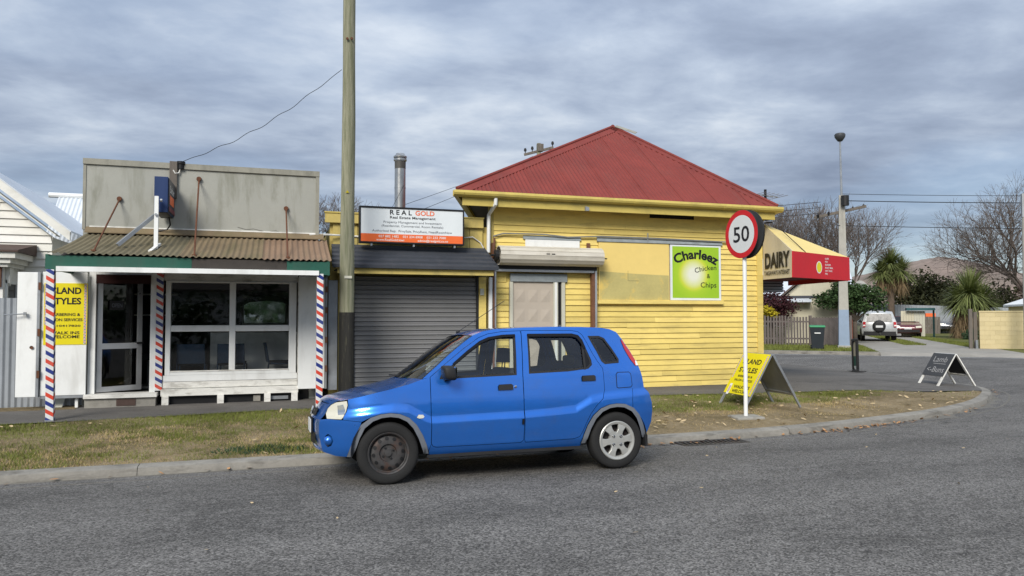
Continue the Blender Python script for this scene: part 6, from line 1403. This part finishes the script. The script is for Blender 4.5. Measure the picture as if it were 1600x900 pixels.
leafy_tree('hedge_shrub', 'dark evergreen shrub between conifer and spreading leafless tree', (60, 49, .1), [(58, 51, 2.2, 2.2, 1.8), (61, 48.5, 2.6, 2.4, 2.0), (64, 46, 2.4, 2.4, 2.1), (66.5, 43.5, 2.6, 2.4, 2.2)], 7000, .17, 'leaf_dark', 9, .2, cat='shrub')
leafy_tree('drive_shrub', 'low green shrub at the foot of the bushy cabbage tree', (40.6, 34.6, .08), [(41.0, 34.6, .35, .55, .35), (40.2, 34.0, .25, .5, .25), (42.0, 35.2, .5, .6, .4)], 1500, .07, 'weed_green', 10, .02, cat='shrub')
mb = MB(); g = np.random.default_rng(5); bl = []
for i in range(70):
    az = R(-38 + i * 1.12); ang = R(72) - az; dd_ = 150 + 60 * g.random(); bl.append((math.cos(ang) * dd_, math.sin(ang) * dd_, 1.2 + 1.2 * g.random(), 3.2 + 2 * g.random(), 2.2 + 1.6 * g.random()))
tag(part('treeline', leaf_cloud(bl, 30000, .42, 77), 'tree_far'), 'far dark line of garden trees along the foot of the hills', None, kind='stuff')
# grass tufts along the drive and far verge
def tufts(cnt, sampler, hmin, hmax, wdt, seed):
    g = np.random.default_rng(seed); m = MB(); P = sampler(g, cnt); n = len(P); a = g.uniform(0, 6.283, n); h = g.uniform(hmin, hmax, n); lean = g.normal(0, .45, (n, 2)) * h[:, None]
    dx, dy = np.cos(a) * wdt, np.sin(a) * wdt
    q = np.stack([np.stack([P[:, 0] - dx, P[:, 1] - dy, P[:, 2]], 1), np.stack([P[:, 0] + dx, P[:, 1] + dy, P[:, 2]], 1), np.stack([P[:, 0] + lean[:, 0], P[:, 1] + lean[:, 1], P[:, 2] + h], 1)], 1).reshape(-1, 3)
    return q, n
def grass_obj(name, q, n, mat, label):
    me = bpy.data.meshes.new(name); me.vertices.add(3 * n); me.vertices.foreach_set('co', q.ravel()); me.loops.add(3 * n); me.loops.foreach_set('vertex_index', np.arange(3 * n, dtype=np.int32)); me.polygons.add(n)
    me.polygons.foreach_set('loop_start', np.arange(0, 3 * n, 3, dtype=np.int32)); me.update(calc_edges=True); me.validate(); me.materials.append(MATS[mat])
    o = bpy.data.objects.new(name, me); COL.objects.link(o); o['kind'] = 'stuff'; o['label'] = label; return o
from mathutils import noise as mnoise
def nz(P, sc_, off=0.): return np.array([mnoise.fractal(Vector((p[0] * sc_ + off, p[1] * sc_ * 1.3, off)), 1.0, 2.0, 4) for p in P])
def verge_samples(g, cnt):
    x = g.uniform(-6.5, 14.6, cnt); y = g.uniform(8.72, 11.95, cnt); P = np.stack([x, y], 1); P = P[inside(P, VERGE)]
    return np.column_stack([P, block_z(P) - .012])
g = np.random.default_rng(3); P = verge_samples(g, 330000); nA = nz(P, .9, 3.); nB = nz(P, 3.2, 9.)
dk = dist_line(P, KNEAR); dp_ = dist_line(P, [tuple(p)[:2] for p in PATH_EDGE if p[0] > -10])
right = sstep((P[:, 0] - 3.5) / 1.5)
green = .07 * (1 - right) + .18 * nA + .22 * nB + .55 * np.exp(-(dp_ / .75) ** 2) - .05 + .12 * (1 - right) * np.exp(-((dk - 1.3) / .6) ** 2) - .10 * right * (1 - sstep((dk - 1.0) / 1.2)) * 1.6 + .38 * right * sstep((dk - 1.2) / .8)
cov_ = .30 * nA + .35 * nB + .62 - .62 * right * (1 - sstep((dk - .5) / 1.6)) + .1 * (1 - right) - .45 * np.exp(-(dk / .22) ** 2) - .45 * sstep((P[:, 0] - 9) / 2.5) * (1 - np.exp(-(dp_ / .45) ** 2))
keep = g.random(len(P)) < np.clip(cov_, .02, 1); P, green = P[keep], green[keep]; isg = green + g.normal(0, .10, len(P)) > .10
for sel, mat, lo, hi, lab, sd in ((isg, 'grass_green', .018, .05, 'short green grass of the roadside verge', 1), (~isg, 'grass_dry', .010, .034, 'dry straw-coloured grass of the roadside verge', 2)):
    q, n = tufts(0, lambda g_, c_: P[sel], lo, hi, .0042, sd); grass_obj('grass', q, n, mat, lab)
def weed_s(g_, c_):
    a = g_.uniform(0, 6.28, c_); r_ = g_.random(c_) ** .6; Q = np.stack([-.10 + .55 * r_ * np.cos(a), 9.05 + .22 * r_ * np.sin(a)], 1); return np.column_stack([Q, block_z(Q) - .01])
q, n = tufts(420, weed_s, .02, .055, .012, 5); grass_obj('weeds', q, n, 'weed_green', 'dark leafy weed patch at the kerb in front of the blue car')
def fv(g_, c_):
    t = np.concatenate([g_.uniform(-6, 4.3, c_ // 2), g_.uniform(6.4, 7.4, c_ // 4), g_.uniform(8.8, 9.7, c_ - c_ // 2 - c_ // 4)]); n_ = np.concatenate([g_.uniform(-2, 3.3, c_ // 2), g_.uniform(6, 30, c_ // 4) , g_.uniform(3.2, 22, c_ - c_ // 2 - c_ // 4)])
    Q = np.array([tuple(FL(a, b_, .075)) for a, b_ in zip(t, n_)]); return Q
q, n = tufts(26000, fv, .04, .13, .014, 8); grass_obj('grass', q, n, 'grass_green', 'rough grass of the far verge and the drive')
# fallen leaves
def leaves(name, P, size, mat, label, seed):
    g = np.random.default_rng(seed); m = MB()
    for p in P:
        a = g.uniform(0, 6.28); u = V(math.cos(a), math.sin(a), g.normal(0, .25)) * size * g.uniform(.6, 1.3); w_ = V(-math.sin(a), math.cos(a), g.normal(0, .3)) * size * g.uniform(.3, .6); c = Vector(p)
        m.face([c - u, c - w_ * .8 - u * .2, c + w_ * -.6 + u * .5, c + u, c + w_ * .7 + u * .3, c + w_ - u * .3])
    o = part(name, m, mat); o['kind'] = 'stuff'; o['label'] = label
kl = np.array([p for p in ksub if p[0] > -6]); L = []
for c, sp, k in ((5.2, .5, 26), (7.6, .35, 45), (8.9, .7, 90), (11.4, .5, 26), (14.7, .25, 30), (4.6, .3, 20), (0.2, 1.5, 10), (2.4, .5, 14)):
    for i in range(k):
        x = c + g.normal(0, sp); j = int(np.argmin(abs(kl[:, 0] - x))); d = kl[min(j + 1, len(kl) - 1)] - kl[j - 1]; d = d / np.hypot(*d); o_ = -abs(g.normal(.02, .09)) - .02
        L.append((kl[j][0] - d[1] * o_, kl[j][1] + d[0] * o_, -.083 + g.uniform(0, .02)))
leaves('fallen_leaves', L, .038, 'dead_leaf', 'orange-brown leaves drifted along the gutter', 1)
Q = verge_samples(g, 700); Q = Q[(Q[:, 0] > 3.5) | (g.random(len(Q)) < .22)][:240]; Q[:, 2] += .035
leaves('fallen_leaves', Q, .042, 'dead_leaf_pale', 'pale fallen leaves scattered on the verge', 2)
Q = np.stack([g.uniform(-4, 13, 36), g.uniform(4.2, 8.2, 36)], 1); Q = np.column_stack([Q, road_z(Q) + .012])
leaves('fallen_leaves', Q, .022, 'dead_leaf_pale', 'stray leaf scraps lying on the road', 3)
# drain grating in the channel
dg_ = thing('drain_grate', 'rusty iron drain grate in the gutter behind the blue car', 'drain', (5.45, 8.40, -.09))
part('frame', MB().box(4.98, 5.92, 8.22, 8.25, -.11, -.072).box(4.98, 5.92, 8.50, 8.53, -.11, -.072).box(4.98, 5.01, 8.25, 8.5, -.11, -.073).box(5.89, 5.92, 8.25, 8.5, -.11, -.073), 'steel_wheel', dg_)
part('pit', MB().box(5.01, 5.89, 8.25, 8.5, -.12, -.088), 'black', dg_)
for i in range(13): x = 5.05 + i * .066; part('bar', MB().beam((x, 8.25, -.080), (x + .05, 8.5, -.080), .022, .014), 'steel_wheel', dg_)

# ================================================================== far vehicles (local x = length, nose at +x)
def far_car(name, label, loc, heading, prof, wdt, belt, paint, wheels, wr, glass_side, front, rear, group='cars parked up the drive'):
    o = thing(name, label, 'car', loc, (0, 0, heading), group, local=True); hw = wdt / 2
    def hy(z): return hw - (max(0, z - belt) * .30) - max(0, .45 - z) * .12
    m = MB(); n = len(prof); ss = np.linspace(-1, 1, 9)
    pr = densify(prof, .12)
    m.grid(lambda i, s_: (pr[int(i) % len(pr)][0] * (1 - .035 * abs(s_) ** 3), s_ * hy(pr[int(i) % len(pr)][1]), pr[int(i) % len(pr)][1] - .03 * abs(s_) ** 4 * (1 if pr[int(i) % len(pr)][1] > belt + .2 else 0)), range(len(pr) + 1), ss)
    v, F_ = cdt_fill(pr, step=.16)
    for sd in (-1, 1):
        k = len(m.v); m.v += [(a * .965, sd * hy(b_), b_ - (.03 if b_ > belt + .2 else 0)) for a, b_ in v]; m.f += [tuple(k + i for i in (f if sd < 0 else f[::-1])) for f in F_]; m.mi += [0] * len(F_)
    part('body', m, paint, o, smooth=50)
    for poly in glass_side:
        for sd in (-1, 1): part('window', MB().face([(a, sd * (hy(b_) + .006), b_) for a, b_ in poly]), 'black_gloss', o)
    for sd in (-1, 1):
        for wx in wheels:
            w_ = part('wheel', MB().lathe([(wr * .6, .10), (wr * .75, .11), (wr, .09), (wr, -.09), (0, -.1)], (wx, sd * (hw - .10), wr), (0, sd, 0), 22), 'rubber', o, smooth=40)
            part('rim', MB().lathe([(0, .10), (wr * .6, .10)], (wx, sd * (hw - .10), wr), (0, sd, 0), 18), 'hubcap', w_)
            part('wheel_arch', MB().lathe([(0, 0), (wr * 1.15, 0)], (wx, sd * (hw + .004), wr), (0, sd, 0), 20), 'black', o)
    for (nm, pts, mt) in front + rear: part(nm, MB().face(pts), mt, o)
    return o
away = math.atan2(FE2.y, FE2.x)
def both(nm, f, mt): return [(nm, f(-1), mt), (nm, f(1), mt)]
SUV = [(-2.08, .42), (-2.10, .62), (-2.06, 1.02), (-1.92, 1.60), (-1.80, 1.70), (-.2, 1.74), (.35, 1.66), (.95, 1.14), (1.95, 1.02), (2.10, .85), (2.12, .45), (1.9, .32), (-1.9, .32)]
sl = lambda y0_, y1_, z0, z1, x0, x1: [(x0, y0_, z0), (x0, y1_, z0), (x1, y1_, z1), (x1, y0_, z1)]
p0 = V(32.45, 33.15, .08) + FE2 * 2.05
suv = far_car('four_wheel_drive', 'silver four-wheel drive with a spare wheel on its tailgate', p0, away, SUV, 1.78, 1.0, 'silver_paint', (-1.25, 1.30), .36,
    [[(-1.75, 1.10), (-.95, 1.10), (-.95, 1.55), (-1.65, 1.55)], [(-.85, 1.08), (.75, 1.08), (.3, 1.56), (-.85, 1.58)]],
    [], [('rear_window', [(-2.065, -.66, 1.10), (-1.955, -.60, 1.55), (-1.955, .60, 1.55), (-2.065, .66, 1.10)], 'black_gloss'), ('bumper', [(-2.125, -.82, .34), (-2.125, -.82, .56), (-2.125, .82, .56), (-2.125, .82, .34)], 'black_plastic')]
    + both('taillight', lambda s_: [(-2.10, s_ * .86, .80), (-2.07, s_ * .84, 1.10), (-2.075, s_ * .70, 1.10), (-2.105, s_ * .72, .80)], 'lamp_red') + both('reflector', lambda s_: [(-2.112, s_ * .85, .86), (-2.106, s_ * .85, .93), (-2.108, s_ * .73, .93), (-2.114, s_ * .73, .86)], 'letter_white'))
sw = part('spare_wheel', MB().lathe([(0, .17), (.20, .17), (.30, .15), (.335, .10), (.335, 0), (0, 0)], (-2.09, .03, .86), (-1, 0, 0), 26), 'black_plastic', suv, smooth=45)
part('number_plate', MB().box(-2.268, -2.262, -.15, .21, .78, .90), 'plate', sw)
for s_ in (-1, 1): part('roof_rail', MB().tube([(-1.6, s_ * .56, 1.72), (-1.5, s_ * .56, 1.79), (.1, s_ * .56, 1.80), (.25, s_ * .56, 1.72)], .02, 6), 'black', suv)
part('tow_bar', MB().tube([(-2.1, 0, .42), (-2.22, 0, .42), (-2.22, 0, .50)], .025, 6), 'chrome', suv); part('rear_wiper', MB().tube([(-2.075, 0, 1.10), (-2.045, .02, 1.24)], .012, 5), 'black', suv); part('mirror', MB().box(.6, .75, .90, 1.08, 1.08, 1.24), 'black', suv); part('mirror', MB().box(.6, .75, -1.08, -.90, 1.08, 1.24), 'black', suv)
HAT = [(-1.95, .40), (-1.98, .70), (-1.85, .95), (-1.45, 1.36), (-1.2, 1.42), (.1, 1.42), (.35, 1.38), (1.05, .98), (1.85, .82), (1.98, .62), (1.95, .35), (1.7, .25), (-1.7, .25)]
def hatch(name, label, loc, hd_, paint, nose):
    s = [('bumper', [(1.985, -.7, .36), (1.985, .7, .36), (1.99, .7, .52), (1.99, -.7, .52)], 'black_plastic'), ('windscreen', [(1.0, -.62, 1.015), (1.0, .62, 1.015), (.40, .55, 1.37), (.40, -.55, 1.37)], 'black_gloss'), ('rear_window', [(-1.84, .60, .98), (-1.84, -.60, .98), (-1.49, -.54, 1.34), (-1.49, .54, 1.34)], 'black_gloss'), ('number_plate', [(2.0, -.22, .54), (2.0, .22, .54), (1.995, .22, .64), (1.995, -.22, .64)], 'plate')]
    s += both('headlight', lambda s_: [(1.95, s_ * .80, .64), (1.985, s_ * .46, .62), (1.955, s_ * .46, .75), (1.90, s_ * .80, .78)], 'headlight_lens') + both('taillight', lambda s_: [(-1.98, s_ * .80, .72), (-1.985, s_ * .56, .72), (-1.90, s_ * .56, .92), (-1.88, s_ * .80, .92)], 'lamp_red')
    c = far_car(name, label, loc, hd_, HAT, 1.68, .92, paint, (-1.22, 1.25), .30, [[(-1.45, .98), (-.25, .98), (-.25, 1.33), (-1.2, 1.33)], [(-.15, .98), (.92, .98), (.35, 1.32), (-.15, 1.34)]], s, [])
    for s_ in (-1, 1): part('mirror', MB().box(.72, .86, min(s_ * .82, s_ * 1.0), max(s_ * .82, s_ * 1.0), .96, 1.10), 'black', c)
    return c
hatch('hatchback', 'small red hatchback just past the silver four-wheel drive', V(41.2, 40.0, .08), away + R(180), 'red_paint', 1)
hatch('hatchback', 'dark red hatchback parked in front of the iron fence', V(51.2, 48.4, .08), away + R(196), 'dark_red_paint', 1)
hatch('saloon_car', 'dark grey saloon facing down the drive under the cabbage tree', V(52.6, 46.8, .08), away + R(183), 'grey_paint', 1).scale = (1.15, 1.08, 1.04)

# ================================================================== overhead lines and the pole behind the roof
def line(label, a, b_, sag, r_=.013):
    a, b_ = Vector(a), Vector(b_); pts = []
    for i in range(25): t = i / 24; p = a.lerp(b_, t); p.z -= sag * 4 * t * (1 - t); pts.append(p)
    tag(part('overhead_wire', MB().tube(pts, r_, 4, cap=False), 'wire'), label, 'wire', 'overhead wires')
top_ = FL(3.35, 1.5, 0)
line('topmost overhead wire running right from the lamp pole', top_ + V(0, 0, 7.05), (62, 16, 8.4), .5)
line('thick twin overhead wire just under the topmost one', top_ + V(.2, 0, 6.75), (62, 16, 8.0), .5, .022)
line('lowest overhead wire crossing before the leafless trees', top_ + V(-.3, 0, 5.6), (62, 16, 6.2), .35, .018)
for i, (z0, z1, lab) in enumerate(((6.6, 8.6, 'upper'), (6.35, 8.1, 'middle'), (6.1, 7.6, 'lower'))):
    line(lab + ' overhead wire running left from the lamp pole behind the awning', top_ + V(-.8, .4, z0 + .1), (-4, 52, z1), .8, .014)
line('upper faint wire between the property sign and the red roof', (15.0, 42, 11.2), (2.2, 20.5, 4.15), .1, .008); line('lower faint wire between the property sign and the red roof', (15.6, 42, 11.2), (2.9, 20.5, 4.05), .1, .008)
bp = thing('utility_pole', 'timber crossarm pole showing above the red roof', 'power pole', (15.36, 42.0, 0))
part('shaft', MB().tube([(15.36, 42, -.1), (15.36, 42, 12.0)], [.17, .12], 10), 'timber_pole', bp, smooth=50)
part('crossarm', MB().beam((14.5, 42.25, 11.3), (16.2, 41.7, 11.75), .12, .14), 'old_timber', bp)
part('transformer', MB().box(15.25, 15.6, 41.8, 42.1, 11.5, 11.95), 'old_timber', bp)
for t in (.04, .28, .62, .97): p = V(14.5, 42.25, 11.3).lerp(V(16.2, 41.7, 11.75), t); part('insulator', MB().lathe([(0, 0), (.03, 0), (.03, .12), (.085, .14), (.085, .24), (.05, .32), (0, .32)], p + V(0, 0, .06), (0, 0, 1), 8), 'black', bp)

# ================================================================== the opposite side of the street, seen only in reflections
g = np.random.default_rng(12)
bl = [(-30 + i * 1.7 + g.uniform(-.8, .8), -11.5 + g.uniform(-.6, .6), .9 + g.uniform(0, 1.5), 1.5 + g.uniform(0, .6), 1.2 + g.uniform(0, .6)) for i in range(38)]
tag(part('hedge', leaf_cloud(bl, 9000, .22, 41), 'leaf_green'), 'overgrown green hedge opposite the shops, mirrored in their glass', None, kind='stuff')
oh = thing('opposite_house', 'white weatherboard house opposite the shops, mirrored in their glass', 'house', (2, -17, .03))
part('wall', MB().box(-9, 13, -24, -17, .03, 3.0), 'white_house', oh); part('roof', MB().prism([(-9.6, -16.4, 2.9), (-9.6, -20.5, 5.2), (-9.6, -24.6, 2.9)], (23.2, 0, 0)), 'brown_roof', oh)
